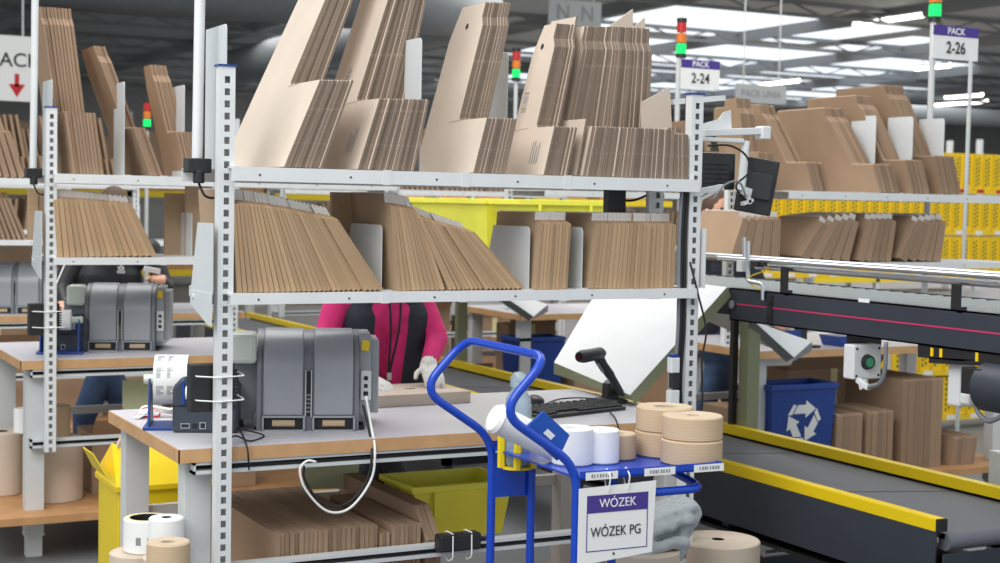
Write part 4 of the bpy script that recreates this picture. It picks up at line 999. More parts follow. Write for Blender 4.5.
one('cable_connector', 'blue and white connector pair on the cables of the right post', 'connector', ['white', 'bluep', 'black'], lambda b: (b.obox((RL-.06, -.012, 1.155), (.036, .03, .055), m=0), b.obox((RL-.06, -.012, 1.185), (.028, .026, .02), m=1), b.obox((RL-.055, -.012, 1.10), (.03, .028, .06), m=2), b.obox((RL-.06, -.012, 1.04), (.04, .03, .05), m=0)), bevel=.003)
cable('black cable crossing from the right post to below the chute', [AY(690, 262, -.02), AY(697, 290, -.03), AY(706, 330, -.03), AY(702, 360, -.02), AY(702, 408, -.02), AY(694, 414, 0)], .004)
a, c_ = AY(437, 546, .02), AY(484, 543, .02)
t = thing('power_brick', 'black power brick tied on the lower tray left of the trolley', 'power supply', (a.x, -.005, a.z-.02), 0)
part(t, 'case', 'black', lambda b: b.box(0, .155, 0, .05, 0, .058), bevel=.007)
part(t, 'lead', 'rubber', lambda b: b.cyl((.155, .025, .03), (.19, .025, .03), .008, 10))
for x in (.045, .115): part(t, 'cable_tie', 'paper', lambda b: b.tube(fillet([(x, -.004, .055), (x, -.006, -.02), (x-.006, .02, -.035), (x, .06, -.01), (x, .055, .062), (x, -.004, .062)], .01), .0024, 6))
for k in range(2):
    cable('%s black cable lying in the near cable tray' % ('upper' if k else 'lower'), [(.05, .07, .878+k*.008), (.4, .062, .880), (.8, .07, .878+k*.006), (1.2, .064, .880), (1.7, .07, .879)], .005)
    cable('%s black cable lying in the bottom tray of the near table' % ('upper' if k else 'lower'), [(.05, .07, .545+k*.008), (.4, .062, .547), (.8, .07, .545+k*.006), (1.2, .064, .547), (1.7, .07, .546)], .005)
# note sheet behind the cartons
one('instruction_sheet', 'pale green printed instruction sheet hanging under the near table behind cartons', 'notice', 'sage', lambda b: b.obox((.72, .86, .72), (.22, .002, .20), (0, .05, 0)))
# sign poles
def stoplight(parent, x, y, z, lit=True):
    h = part(parent, 'signal_light', 'black', lambda b: (b.cyl((x, y, z), (x, y, z+.03), .04, 20), b.cyl((x, y, z+.03), (x, y, z+.27), .008, 8), b.cyl((x, y, z+.27), (x, y, z+.30), .04, 20)), smooth=40)
    for k, mm in enumerate(('led_g', 'led_o', 'led_r')):
        part(h, 'lens', mm, lambda b: b.cyl((x, y, z+.035+k*.08), (x, y, z+.105+k*.08), .037, 20), smooth=40)
def pack_sign(label, x, y, poles, sx, sy, sz, w_, h_, num, zl, ztop):
    t = thing('sign_pole', label, 'sign', (x, y, 0))
    for q, (z0, z1, xx) in enumerate(poles):
        part(t, 'pole', 'frame', lambda b: b.cyl((xx, 0, z0), (xx, 0, z1), .019, 14), smooth=50)
    bd = part(t, 'sign_board', 'paper', lambda b: b.box(sx, sx+w_, -.03, -.024, sz, sz+h_))
    part(bd, 'header', 'purple', lambda b: b.box(sx, sx+w_, -.0315, -.0302, sz+h_*.70, sz+h_))
    text('header_text', 'PACK', h_*.28, bd, (sx+w_/2, -.033, sz+h_*.845), (PI/2, 0, 0), 'paper', bold=.0008)
    text('sign_number', num, h_*.50, bd, (sx+w_/2, -.034, sz+h_*.34), (PI/2, 0, 0), 'print', sx=.86, bold=.0012)
    stoplight(t, zl, 0, ztop)
    return t
a = AY(928, 183, 2.45); yS = 2.45
tl, br = AY(930, 25, yS), AY(974, 62, yS); top = AY(934, 22, yS)
pack_sign('hanging sign PACK 2-26 with a traffic light pole, across the conveyor', a.x, yS, [(ZS1-.9, top.z, 0)], tl.x-a.x, 0, br.z, br.x-tl.x, tl.z-br.z, '2-26', top.x-a.x+.005, top.z)
one('thin_pole', 'thin grey pole behind the PACK 2-26 sign at right', 'pole', 'frame', lambda b: b.cyl(Vector((AY(967, 150, 3.2).x, 3.2, 0)), AY(971, 58, 3.2), .014, 12), smooth=50)
yS = 5.1; a = AY(677, 120, yS); tl, br = AY(679, 59, yS), AY(717, 90, yS); top = AY(681, 58, yS)
pack_sign('smaller hanging sign PACK 2-24 with a traffic light, beyond the right post', a.x, yS, [(1, top.z, 0)], tl.x-a.x, 0, br.z, br.x-tl.x, tl.z-br.z, '2-24', top.x-a.x, top.z)
def light_only(label, p, q, y, z0=0):
    a = AY(p, q, y); t = thing('signal_pole', label, 'traffic light', (a.x, y, 0))
    part(t, 'pole', 'frame', lambda b: b.cyl((0, 0, z0), (0, 0, a.z), .018, 12)); stoplight(t, 0, 0, a.z)
light_only('small blurred traffic light between the third and fourth near stacks', 516, 81, 7.8)
light_only('tiny far traffic light behind the thin stack of the second rack', 147, 130, 10.5)
# plain round poles fixed on the left racks (their signs are above the picture)
def rack_pole(label, p, qb, y, ztop=3.2):
    a = AY(p, qb, y); t = thing('round_pole', label, 'pole', (a.x, y, 0))
    part(t, 'tube', 'white', lambda b: b.cyl((0, 0, a.z), (.012, 0, ztop), .0165, 18), smooth=50)
    part(t, 'clamp', 'black', lambda b: (b.obox((.0, -.005, a.z-.005), (.075, .06, .045)), b.cyl((0, -.02, a.z-.06), (0, -.02, a.z-.02), .018, 12)), bevel=.004)
    part(t, 'cable_loop', 'rubber', lambda b: b.tube(curve_pts([(0, -.02, a.z-.06), (.02, -.03, a.z-.10), (.06, -.03, a.z-.10), (.075, -.03, a.z-.06), (.05, -.03, a.z-.02)], 6), .004, 6))
rack_pole('white round pole with a black clamp beside the near left post', 197, 164, .12)
rack_pole('white round pole with a black clamp beside the second rack post', 33, 172, 2.82)

# ------------------------------------------------------------------ monitors at the right post
t = thing('monitor_mount', 'white jointed monitor arm bolted to the right slotted post', 'monitor arm', (RL, .05, 0))
def PW(p, q, y=.12):
    v = AY(p, q, y); return v-Vector((RL, .05, 0))
part(t, 'upper_beam', 'white', lambda b: b.bar(PW(703, 133), PW(761, 131), .03, .026), bevel=.003)
part(t, 'end_block', 'white', lambda b: b.obox(PW(763, 133), (.04, .05, .05)), bevel=.005)
part(t, 'lower_beam', 'white', lambda b: b.bar(PW(700, 139), PW(742, 141), .03, .016), bevel=.003)
part(t, 'drop_tube', 'white', lambda b: b.cyl(PW(746, 141), PW(741, 190), .016, 14), smooth=50)
part(t, 'lower_arm', 'white', lambda b: (b.bar(PW(697, 192), PW(722, 187), .025, .02), b.bar(PW(698, 200), PW(716, 190), .02, .012)))
part(t, 'cable_tray', 'white', lambda b: b.prism([(PW(705, 130).x, PW(705, 130).z), (PW(735, 130).x, PW(735, 130).z), (PW(734, 110).x, PW(734, 110).z), (PW(727, 112).x, PW(727, 112).z), (PW(722, 119).x, PW(722, 119).z), (PW(705, 124).x, PW(705, 124).z)], 'y', .09, .095))
part(t, 'top_shelf_bar', 'white', lambda b: b.bar(PW(672, 102), PW(724, 98), .02, .02))
part(t, 'tilt_bracket', 'white', lambda b: (b.bar(PW(741, 190), PW(750, 193), .02, .03), b.bar(PW(742, 204), PW(752, 200), .02, .012), b.bar(PW(747, 190), PW(749, 204), .012, .02)))
a, c_ = AY(700, 152, .2), AY(735, 190, .2)
t = thing('monitor', 'black screen seen from behind right of the slotted post', 'monitor', (a.x, .2, c_.z), 0)
part(t, 'casing', 'screen', lambda b: b.box(0, c_.x-a.x, 0, .04, 0, a.z-c_.z), bevel=.006)
part(t, 'rear_vent', 'rubber', lambda b: [b.box(.02, (c_.x-a.x)-.03, -.002, 0, .02+k*.018, .025+k*.018) for k in range(5)])
a = AY(757, 186, .14)
t = thing('monitor', 'small tilted black monitor hanging from the white arm', 'monitor', a, -.55)
for nm, mt, args in (('casing', 'black', (-.07, .07, .0, .022, -.105, .105)), ('back_cover', 'screen', (-.055, .055, -.02, .001, -.05, .05))):
    o = part(t, nm, mt, lambda b: b.box(*args), bevel=.005, rot=(0, .16, 0))
cable('black cable drooping between the white arm and the monitor', [PW(700, 146)+Vector((RL, .0, 0)), PW(722, 146)+Vector((RL, 0, 0)), PW(738, 156)+Vector((RL, 0, 0)), PW(741, 172)+Vector((RL, 0, 0)), PW(728, 186)+Vector((RL, 0, 0)), PW(738, 200)+Vector((RL, 0, 0))], .004)
cable('grey cable arching under the rear screen beside the right post', [PW(700, 200)+Vector((RL, -.03, 0)), PW(712, 185)+Vector((RL, -.03, 0)), PW(726, 182)+Vector((RL, -.03, 0)), PW(733, 196)+Vector((RL, -.03, 0))], .004, 'grey2')
# lamp driver under the near top shelf
a = AY(609, 189, .2)
t = thing('lamp_driver', 'black box with a cable under the near top shelf', 'lamp driver', (a.x, .2, 0))
part(t, 'case', 'black', lambda b: b.box(0, .075, 0, .04, AY(609, 216, .2).z, ZS1-.006), bevel=.003)
part(t, 'lead', 'rubber', lambda b: b.tube(curve_pts([(.075, .02, 1.74), (.13, .02, 1.745), (.19, .02, 1.77), (.22, .02, 1.80), (.25, .02, 1.76), (.22, .02, 1.72)], 6), .005, 6))
# printed carton standing behind the left posts
def code_carton(label, p0, p1, q0, q1, y, dy=.02):
    a, c = AY(p0, q0, y), AY(p1, q1, y); t = thing('printed_carton', label, 'carton', (a.x, y, c.z))
    w_, h_ = c.x-a.x, a.z-c.z
    part(t, 'board', 'card', lambda b: b.box(0, w_, 0, dy, 0, h_))
    part(t, 'printed_rows', 'ply', lambda b: [b.box(w_*(.12+.42*i), w_*(.12+.42*i)+w_*.26, -.0008, 0, h_*(.86-.13*j), h_*(.86-.13*j)+.006) for i in range(2) for j in range(3)])
    return t
code_carton('kraft carton with printed rows standing behind the near left post, lower shelf height', 186, 212, 186, 258, 2.9)
code_carton('brown carton with printed rows left of the round pole, second rack lower shelf', 165, 186, 193, 255, 3.0)
code_carton('kraft carton with printed rows behind the second fan on the near lower shelf', 332, 379, 192, 291, .34)
code_carton('tan carton with printed rows left of the second slotted post', 28, 38, 190, 240, 2.95)

# ------------------------------------------------------------------ people
def hand(b, wrist, d, up_, side, s=1, curl=.5, thumb=1):
    """palm, four fingers of different lengths bent at two knuckles, thumb from the side of the palm"""
    wrist, d, up_, side = Vector(wrist), Vector(d).normalized(), Vector(up_).normalized(), Vector(side).normalized()
    for k in (-1, 0, 1): b.cap(wrist+side*k*.018*s, wrist+d*.085*s+side*k*.026*s, .017*s, .014*s, 10)
    for k, L in enumerate((.066, .076, .071, .056)):
        p = wrist+d*.085*s+side*(-.033+.022*k)*s; u = d
        for j, f in enumerate((.45, .32, .23)):
            a = curl*(j+.4)*.7; v = (d*math.cos(a)-up_*math.sin(a)); q = p+v*L*f*s; b.cap(p, q, (.0105-.001*j)*s, (.0098-.001*j)*s, 8); p = q
    p = wrist+d*.03*s-side*.03*s*thumb; q = p+(d*.6-side*.8*thumb-up_*.25).normalized()*.035*s; r = q+(d*.9-side*.3*thumb-up_*.35).normalized()*.03*s
    b.cap(p, q, .013*s, .011*s, 8); b.cap(q, r, .011*s, .009*s, 8)
def person(label, J, shirt, trousers, facing=(0, -1, 0), glove=None, hair='hair', curl=.5):
    t = thing('person', label, 'person', (J['hip'].x, J['hip'].y, 0)); O = t.location.copy(); V = {k: Vector(v)-O for k, v in J.items()}
    f = Vector(facing).normalized(); sd = f.cross(Vector((0, 0, 1))).normalized(); U_ = Vector((0, 0, 1))
    hip, chest, neck, hd = V['hip'], V['chest'], V['neck'], V['head']
    def limbs(b, e, parts_):
        if 'torso' in parts_:
            for s in (-1, 1):
                b.cap(hip+sd*.075*s, chest+sd*.09*s, .115+e, .105+e); b.cap(chest+sd*.06*s, V['shL' if s < 0 else 'shR'], .10+e, .062+e)
            b.cap(chest, neck, .10+e, .06+e)
        if 'arms' in parts_:
            for s in 'LR': b.cap(V['sh'+s], V['el'+s], .056+e, .043+e); b.cap(V['el'+s], V['ha'+s], .042+e, .029+e)
        if 'legs' in parts_:
            for s, q in (('L', -1), ('R', 1)): b.cap(hip+sd*.085*q, V['kn'+s], .088+e, .058+e); b.cap(V['kn'+s], V['ft'+s], .056+e, .042+e)
    def body(b):
        limbs(b, -.012, ('torso', 'arms', 'legs'))
        b.cap(neck-U_*.02, hd-U_*.05, .052, .055)
        b.ball(hd, .1, (.78, .92, 1.15), 20); b.cap(hd+f*.05-U_*.07, hd+f*.03-U_*.02, .038, .05)      # skull and jaw
        b.cap(hd+f*.092+U_*.015, hd+f*.112-U_*.018, .010, .014)                                       # nose
        b.cap(hd+f*.09-U_*.05-sd*.018, hd+f*.09-U_*.05+sd*.018, .008, .008)                           # mouth
        for s in (-1, 1): b.ball(hd+sd*.08*s-U_*.01, .022, (.5, .9, 1.4), 10)
        for s in 'LR':
            d = (V['ha'+s]-V['el'+s]).normalized(); d = Vector((d.x*.5+f.x*.5, d.y*.5+f.y*.5, d.z*.35)).normalized()
            if not glove: hand(b, V['ha'+s], d, U_, d.cross(U_), 1, curl, 1 if s == 'L' else -1)
    part(t, 'body', 'skin', body, remesh=.0075)
    part(t, 'eye', 'print', lambda b: b.ball(hd+f*.088+U_*.012-sd*.032, .011, seg=10)); part(t, 'eye', 'print', lambda b: b.ball(hd+f*.088+U_*.012+sd*.032, .011, seg=10))
    part(t, 'hair', hair, lambda b: (b.ball(hd-f*.018+U_*.022, .104, (.84, .93, 1.12), 20), b.ball(hd-f*.06-U_*.03, .075, seg=16)), smooth=True)
    part(t, 'shirt', shirt, lambda b: limbs(b, .004, ('torso', 'arms')), remesh=.009)
    part(t, 'trousers', trousers, lambda b: (limbs(b, .008, ('legs',)), b.cap(hip-sd*.06, hip+sd*.06, .125, .125)), remesh=.010)
    for s in 'LR':
        part(t, 'shoe', 'rubber', lambda b: (b.cap(V['ft'+s]-U_*.03, V['ft'+s]+f*.13-U_*.045, .045, .036)), remesh=.008)
        if glove:
            d = (V['ha'+s]-V['el'+s]).normalized(); d = Vector((d.x*.35+f.x*.6, d.y*.35+f.y*.6, -.25)).normalized()
            part(t, 'glove', glove, lambda b: (b.cap(V['ha'+s]-(V['ha'+s]-V['el'+s]).normalized()*.05, V['ha'+s], .034, .034), hand(b, V['ha'+s], d, U_, d.cross(U_), 1.02, curl, 1 if s == 'L' else -1)), remesh=.004)
    return t, V, f, sd
# worker in pink at the near table (hands on the flat box); the head is behind the shelf
cx, cy = 1.06, 1.20
J = dict(hip=Vector((cx, cy+.06, .93)), chest=Vector((cx, cy, 1.24)), neck=Vector((cx, cy-.02, 1.44)), head=Vector((cx, cy-.05, 1.60)),
         shL=AY(340, 296, 1.2), shR=AY(418, 296, 1.2), elL=AY(325, 338, 1.14), elR=AY(437, 338, 1.10), haL=AY(369, 378, .95), haR=AY(428, 366, .98),
         knL=Vector((cx-.1, cy+.03, .5)), knR=Vector((cx+.1, cy+.03, .5)), ftL=Vector((cx-.1, cy+.06, .085)), ftR=Vector((cx+.1, cy+.06, .085)))
t, V, f, sd = person('person in a pink top and dark vest with white gloves, holding a flat box', J, 'pinkcloth', 'vest', glove='glove', curl=.75)
def vest(b):
    hip, chest = V['hip'], V['chest']
    for s in (-1, 1):
        b.cap(hip+sd*.105*s+f*.03, chest+sd*.115*s+f*.03, .100, .088); b.cap(chest+sd*.115*s+f*.02, V['neck']+sd*.09*s-Vector((0, 0, .03)), .085, .052)
        b.cap(hip+sd*.07*s-f*.04, chest+sd*.07*s-f*.04, .105, .10)
part(t, 'vest', 'vest', vest, remesh=.009)
part(t, 'lanyard', 'rubber', lambda b: (b.tube(curve_pts([V['neck']+f*.08-sd*.03, V['chest']+f*.14-sd*.02, V['hip']+f*.17-Vector((0, 0, -.10))+sd*.01], 6), .005, 6), b.tube(curve_pts([V['neck']+f*.08+sd*.03, V['chest']+f*.14+sd*.02, V['hip']+f*.17-Vector((0, 0, -.10))+sd*.015], 6), .005, 6)))
part(t, 'key_clip', 'alu', lambda b: b.obox(V['hip']+f*.17+Vector((0, 0, .085))+sd*.012, (.02, .01, .03)))
# worker in a black jacket at the second station
cx, cy = .57, 3.95
J = dict(hip=Vector((cx, cy+.05, .95)), chest=Vector((cx, cy, 1.26)), neck=Vector((cx, cy-.02, 1.47)), head=Vector((cx+.03, cy-.05, 1.64)),
         shL=AY(78, 250, cy), shR=AY(150, 250, cy), elL=AY(60, 290, 3.85), elR=AY(166, 288, 3.85), haL=AY(64, 303, 3.66), haR=AY(158, 278, 3.68),
         knL=Vector((cx-.12, cy, .5)), knR=Vector((cx+.12, cy, .5)), ftL=Vector((cx-.12, cy+.04, .085)), ftR=Vector((cx+.12, cy+.04, .085)))
t, V, f, sd = person('person in a black jacket with a white chest emblem behind the second table', J, 'jacket', 'jeans', curl=.8)
lg = AY(121, 270, cy-.118)-t.location
def leaf(b):
    for a, l in ((0, .030), (.75, .026), (-.75, .026)):
        d = Vector((math.sin(a), 0, math.cos(a))); n = Vector((math.cos(a), 0, -math.sin(a)))
        b.poly([lg, lg+d*l*.5+n*.010, lg+d*l, lg+d*l*.5-n*.010])
    for k in range(3): b.box(lg.x-.022, lg.x+.022, lg.y-.0005, lg.y, lg.z-.006-k*.006, lg.z-.003-k*.006)
part(t, 'chest_emblem', 'paper', leaf)
for k in range(3):
    o_ = sd*0+Vector((-.035+.0, -.03+.018*k, 0))
    part(t, 'sleeve_stripe', 'paper', lambda b: b.tube([V['shL']+o_*1.1+Vector((-.012, -.02, 0)), V['elL']+o_+Vector((-.008, -.012, 0))], .004, 6))
one('phone', 'small white handheld device in the hand of the worker in the black jacket', 'handheld device', 'paper', lambda b: b.obox(AY(152, 270, 3.60), (.09, .02, .03), (0, .2, 0)), bevel=.003)
# worker across the conveyor
J = dict(hip=Vector((4.22, 3.25, .95)), chest=Vector((4.19, 3.2, 1.3)), neck=Vector((4.16, 3.18, 1.53)), head=Vector((4.127, 3.15, 1.70)),
         shL=Vector((4.03, 3.2, 1.45)), shR=Vector((4.36, 3.2, 1.45)), elL=Vector((3.98, 3.08, 1.2)), elR=Vector((4.42, 3.05, 1.2)), haL=Vector((4.05, 2.93, 1.06)), haR=Vector((4.38, 2.92, 1.06)),
         knL=Vector((4.13, 3.22, .5)), knR=Vector((4.33, 3.22, .5)), ftL=Vector((4.13, 3.26, .085)), ftR=Vector((4.33, 3.26, .085)))
person('brown haired person in jeans behind the table across the conveyor', J, 'vest', 'jeans')

# ------------------------------------------------------------------ across the conveyor, low level
ZL = .2255
def rbin(label, p0, p1, qt, y, symbol=False, dep=.26):
    a, c = AY(p0, qt, y), AY(p1, qt+4, y); w_, h = c.x-a.x, a.z-ZL
    t = thing('recycling_bin', label, 'bin', (a.x, y, ZL))
    def tub(b):
        k = .035; e = .006
        def ring(q, z): return [b._v((q, q, z)), b._v((w_-q, q, z)), b._v((w_-q, dep-q, z)), b._v((q, dep-q, z))]
        R_ = [ring(k, 0), ring(.008, h), ring(.014, h), ring(k+e, e)]; b.face(R_[0][::-1]); b.face(R_[3])
        for i in range(3):
            for j in range(4): b.face([R_[i][j], R_[i][(j+1) % 4], R_[i+1][(j+1) % 4], R_[i+1][j]])
    part(t, 'tub', 'bluep', tub)
    part(t, 'rim', 'bluep', lambda b: (b.box(0, w_, 0, .012, h-.03, h), b.box(0, w_, dep-.012, dep, h-.03, h), b.box(0, .012, .012, dep-.012, h-.03, h), b.box(w_-.012, w_, .012, dep-.012, h-.03, h)), bevel=.003)
    if symbol:
        def sym(b):
            cxs, czs, R_ = w_*.50, h*.60, h*.26
            for k in range(3):
                fi = -2*PI*k/3
                def o(u, v):
                    X, Z = u, v; x = cxs+R_*(X*math.cos(fi)-Z*math.sin(fi)); z = czs+R_*(X*math.sin(fi)+Z*math.cos(fi))
                    return (x, .035-.027*z/h-.003, z)
                b.poly([o(-.50, .34), o(.10, .34), o(.10, .70), (o(-.30, .70))]); b.poly([o(.10, .16), o(.62, .52), o(.10, .88)])
                b.poly([o(-.58, .30), o(-.36, .68), o(-.52, .74), o(-.80, .30)])
        part(t, 'recycling_symbol', 'paper', sym)
    return t
rbin('blue recycling bin with a white three arrow symbol, across the conveyor at right', 772, 839, 386, 2.08, True)
rbin('blue bin seen under the near shelf left of the big chute', 517, 566, 338, 4.85)
def standing(n, p0, p1, qt, y, dep, label, group, gap=1, lean=0, ratio=1):
    """cartons standing on the low shelf, broad side to the aisle on the left, edges to the right"""
    a, c = AY(p0, qt, y), AY(p1, qt, y); t_ = (c.x-a.x)/n*.96; h = a.z-ZL
    b = MB(); b.prism([(0, 0), (dep, 0), (dep, h*ratio), (.01, h), (0, h-.01)], 'x', 0, t_, 1, 0); me = b.mesh('folded_carton', P3)
    for i in range(n):
        o = D.objects.new('folded_carton', me); COL.objects.link(o); o.location = (a.x+(c.x-a.x)*i/n, y+random.uniform(0, .01), ZL); o.rotation_euler = (0, lean, 0); tag(o, label, 'carton', group)
standing(7, 904, 944, 380, 2.10, .50, 'tall brown carton in the tallest upright block right of the blue recycling bin', 'tallest block right of the recycling bin')
standing(5, 868, 894, 412, 2.09, .32, 'half height carton in front of the tallest block, beside the recycling bin', 'half height cartons beside the tallest block', ratio=1.02)
standing(4, 838, 864, 415, 2.085, .20, 'small carton standing between the recycling bin and the half height cartons', 'small cartons beside the recycling bin')
standing(5, 952, 976, 437, 2.09, .30, 'low carton leaning at the right end of the shelf across the belt', 'low cartons at the right end across the belt', lean=.12, ratio=1.04)
def box_carton(label, x, y, z, w_, d_, h_, rz=0, m='dusk'):
    t = thing('cardboard_box', label, 'box', (x, y, z), rz)
    part(t, 'box_body', m, lambda b: b.box(-w_/2, w_/2, -d_/2, d_/2, 0, h_), bevel=.004)
    part(t, 'flap', m, lambda b: (b.poly([(-w_/2, -d_/2, h_), (w_/2, -d_/2, h_), (w_/2, -d_/2-.06, h_+.08), (-w_/2, -d_/2-.06, h_+.08)])))
    part(t, 'packing_tape', 'labelp', lambda b: b.box(-.025, .025, -d_/2-.001, -d_/2, h_*.6, h_))
box_carton('brown box standing on the low shelf beyond the blue bin under the near shelf', 4.30, 5.0, ZL, .34, .3, .48)
box_carton('brown box on the low shelf left of the recycling bin, behind the green leg', 3.76, 2.42, ZL, .24, .3, .38)
box_carton('large brown box on the low shelf behind the tall upright block', 4.62, 2.72, ZL, .7, .24, .54)
box_carton('brown box under the far table at the left of the blue bin', 3.42, 5.3, 0, .3, .4, .5)
box_carton('low brown box on the second lower shelf behind the yellow waste bin', .5, 3.25, ZL, .4, .35, .3)
box_carton('brown box beside the jeans of the worker in the black jacket', .95, 3.2, ZL, .36, .4, .42)
box_carton('brown box on the third table seen behind the left near post', .62, 5.85, ZT, .3, .24, .12)
box_carton('flat brown box on the third table right of the first one', 1.02, 5.9, ZT, .28, .22, .08)
one('instruction_sheet', 'pale green sheet hanging under the second table beside the jeans', 'notice', 'sage', lambda b: b.obox((.52, 2.95, .66), (.20, .002, .3), (0, 0, 0)))
for lab, x, y, w_, d_, h_ in (('wide brown box on the low shelf of the table seen under the near shelf', 4.9, 5.3, .6, .4, .5), ('tall brown box at the back of the table seen under the near shelf', 4.05, 5.45, .4, .2, .6),
        ('brown box on the farther low shelf behind the blue bin', 4.2, 7.9, .6, .4, .55), ('second brown box on the farther low shelf right of the first', 4.95, 7.9, .5, .4, .45), ('large brown box standing behind the dark cabinet', 3.6, 7.1, .5, .4, .8),
        ('brown box on the third lower shelf at the far left', .6, 5.9, .7, .4, .5), ('second brown box on the third lower shelf, right of the first', 1.35, 5.9, .5, .4, .42), ('brown box on the fourth lower shelf far behind the left stations', .7, 8.6, .9, .4, .55)):
    box_carton(lab, x, y, ZL if h_ != .8 else 0, w_, d_, h_)
one('storage_cabinet', 'dark plastic cabinet standing far behind the arm of the worker in pink', 'cabinet', 'screen', lambda b: (b.box(-.3, .3, -.25, .25, 0, 1.05), b.box(-.29, -.005, -.26, -.25, .05, 1.0), b.box(.005, .29, -.26, -.25, .05, 1.0), b.box(-.04, -.03, -.275, -.26, .45, .6)), loc=(3.25, 6.4, 0))
# items on tables across the belt
one('blue_tray', 'blue plastic tray on the table across the conveyor left of the button box', 'tray', 'bluep', lambda b: b.prism([(0, 0), (.22, 0), (.25, .06), (-.03, .06)], 'y', 0, .18), loc=(4.30, 2.15, ZT))
t = thing('telephone', 'dark desk device on a foot on the table across the conveyor', 'desk device', (4.05, 2.2, ZT))
part(t, 'foot', 'black', lambda b: b.box(-.09, .09, -.05, .1, 0, .015), bevel=.003); part(t, 'stem', 'black', lambda b: b.box(-.03, .03, .0, .04, .015, .12)); part(t, 'display', 'bluep', lambda b: b.box(-.10, -.03, -.02, .02, .06, .10))
# white post at the right edge
t = thing('end_post', 'white square post standing at the right picture edge beyond the belt', 'post', AX(1003, 470, 3.25).to_2d().to_3d())
part(t, 'post', 'frame', lambda b: b.box(-.04, .04, -.04, .04, .01, .76), bevel=.003); part(t, 'foot', 'frame', lambda b: b.box(-.07, .07, -.07, .07, 0, .01))

# ------------------------------------------------------------------ yellow bin racks
def bin_rack(label, x0, y, nc, rows, zbase, rp, bw=.128, tagm='red', rowname=('top', 'second', 'third', 'fourth')):
    t = thing('bin_rack', label, 'rack', (x0, y, 0)); W_ = nc*bw
    for x in (-.04, W_): part(t, 'post', 'frame', lambda b: b.box(x, x+.04, .02, .06, 0, zbase+rows*rp))
    proto = None
    for r in range(rows):
        zr_ = zbase+(rows-1-r)*rp
        part(t, 'shelf', 'ybin', lambda b: (b.box(0, W_, 0, .35, zr_-.012, zr_), b.box(0, W_, -.012, 0, zr_-.03, zr_+.02)))
        for k in range(nc//2): part(t, 'shelf_tag', tagm if r == 0 else 'paper', lambda b: b.box(k*bw*2+.05, k*bw*2+.14, -.0135, -.012, zr_-.022, zr_+.012))
        for k in range(nc):
            if proto is None:
                b = MB(); h = rp-.045; b.box(.003, bw-.003, .0, .30, .001, h); proto = b.build('storage_bin', 'ybin', None, (0, 0, 0)); 
                b = MB()
                for q in range(7):
                    for u in (.040, .072): b.box(u, u+.014, -.0012, 0, .045+q*.04+(u-.04)*.5, .068+q*.04+(u-.04)*.5)
                b.build('front_slots', 'rubber', proto)
                b = MB(); b.box(.004, .012, -.012, 0, .001, h); b.box(bw-.012, bw-.004, -.012, 0, .001, h); b.build('front_rib', 'ybin', proto)
                o = proto
            else: o = copy_tree(proto)
            o.location = (x0+k*bw, y, zr_); tag(o, 'yellow slotted bin in the %s row of the %s' % (rowname[r], 'far yellow rack' if rows == 3 else 'low yellow rack at the right edge'), 'storage bin', '%s row of yellow bins, %s' % (rowname[r], 'far rack' if rows == 3 else 'low rack'))
    return proto
bin_rack('long rack of yellow slotted bins far behind at right', 6.75, 6.5, 27, 3, 1.12, .405)
a = AY(893, 362, 4.4); bin_rack('low rack of yellow slotted bins behind the drive motor', a.x, 4.4, 12, 2, .10, .36, tagm='paper')

# ------------------------------------------------------------------ farther stations, signs, background
for (x, y, w_) in ((3.75, 7.45, 'third one across the conveyor'), (3.75, 10.15, 'fourth one across the conveyor'), (0, 8.1, 'fourth one of the left row'), (8.2, 9.6, 'beyond the yellow bins, left one'), (10.6, 12.3, 'beyond the yellow bins, far one'), (0, 10.8, 'fifth one of the left row')):
    station(x, y, w_, posts=(1, 1))
b = MB()
for (x, y) in ((3.75, 7.45), (3.75, 10.15), (0, 8.1), (8.2, 9.6), (10.6, 12.3), (0, 10.8), (3.75, 4.75)):
    for z, lo in ((ZS1, 0), (ZS2, 1)):
        for k in range(34):
            if (k+3*lo) % 9 == 0: continue
            xx = x+.10+k*.048; h = (.30 if lo else (.55 if k % 7 < 4 else .25)); th = -.18 if not lo else .08
            b.T = Matrix.Translation((xx, y+.01, z+.001)) @ Matrix.Rotation(th, 4, 'Y')
            if lo or h < .3: b.prism([(0, 0), (.36, 0), (.36, h*.85), (0, h*.85)], 'x', 0, .022, 1, 0)
            else: b.prism([(0, 0), (.4, 0), (.4, h), (.18, h), (.18, .2), (0, .2)], 'x', 0, .022, 1, 0)
b.T = None
tag(b.build('folded_cartons', list(P3)), 'folded brown cartons filling the far racks behind both rows of stations', 'cartons', kind='stuff')
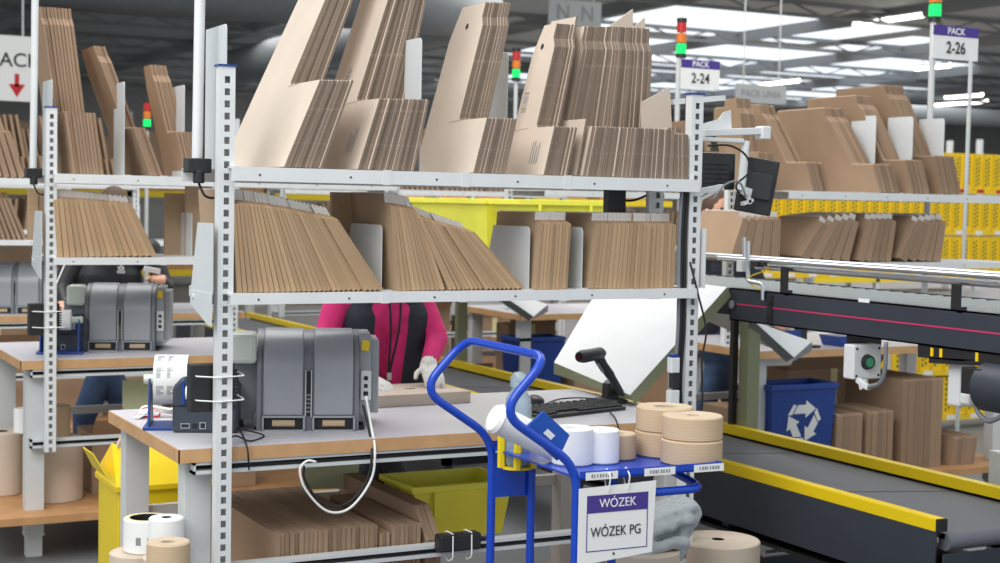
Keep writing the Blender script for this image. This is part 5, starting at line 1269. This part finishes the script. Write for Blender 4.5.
def board(label, p0, p1, q0, q1, y, txt, size, m='paper', arrow=False, tm='print', hang=3.0):
    a, c = AY(p0, q0, y), AY(p1, q1, y); w_, h = c.x-a.x, a.z-c.z
    t = thing('hanging_sign', label, 'sign', (a.x, y, c.z))
    part(t, 'board', m, lambda b: b.box(0, w_, 0, .02, 0, h))
    for x in (w_*.15, w_*.85): part(t, 'hanger', 'frame', lambda b: b.cyl((x, .01, h), (x, .01, 6.3-c.z), .012, 8))
    if txt: text('sign_text', txt, size*h, t, (w_*(.74 if arrow else .5), -.003, h*(.62 if arrow else .5)), (PI/2, 0, 0), tm, bold=.002)
    if arrow: part(t, 'arrow', 'red', lambda b: (b.box(w_*.74, w_*.80, -.004, -.002, h*.22, h*.42), b.poly([(w_*.66, -.004, h*.26), (w_*.88, -.004, h*.26), (w_*.77, -.004, h*.06)])))
    return t
board('large white hanging sign PACK with a red arrow at the left edge', -42, 34, 32, 102, 13, 'PACK', .30, arrow=True)
board('grey blurred hanging sign above the near cartons with two letters N', 549, 601, -2, 29, 14, 'N  N', .8, 'ceil', tm='beam')
board('faint grey sign PACK LINIA behind the right post', 736, 786, 83, 105, 16, 'PACK LINIA', .5, 'ceil', tm='beam')
def pallet_rack(label, x, y, n, lv, seed):
    t = thing('pallet_rack', label, 'pallet rack', (x, y, 0)); rnd = random.Random(seed)
    for k in range(n+1):
        part(t, 'upright', 'frame', lambda b: (b.box(k*2.8-.05, k*2.8+.05, 0, .1, 0, lv*1.5+.3), b.box(k*2.8-.05, k*2.8+.05, .9, 1.0, 0, lv*1.5+.3)))
    for l in range(lv):
        for yy in (0, .9): part(t, 'beam', 'yellow', lambda b: b.box(0, n*2.8, yy, yy+.06, .2+l*1.5, .32+l*1.5))
        for k in range(n*2):
            h = rnd.uniform(.7, 1.15); m = rnd.choice(('dusk', 'dusk', 'card', 'wall', 'dusk'))
            o = D.objects.new('pallet_load', bpy.data.meshes.new('pallet_load')) ; 
            b = MB(); b.box(.15+k*1.4, .15+k*1.4+1.1, .05, .95, .45+l*1.5, .45+l*1.5+h, 0); b.box(.15+k*1.4, .15+k*1.4+1.1, .05, .95, .321+l*1.5, .45+l*1.5, 1)
            D.objects.remove(o); o = b.build('pallet_load', [m, 'ply'], None, (x, y, 0)); tag(o, 'boxed pallet load on the %s' % label, 'pallet load', 'loads on the %s' % label)
pallet_rack('far pallet rack behind the yellow bins', 12, 20, 4, 2, 1)
pallet_rack('far pallet rack at the right, second bay line', 22, 26, 3, 2, 2)
pallet_rack('farthest pallet rack at the left under the duct', 0, 24, 4, 2, 3)
pallet_rack('far pallet rack in the middle under the skylights', 16, 36, 5, 2, 4)
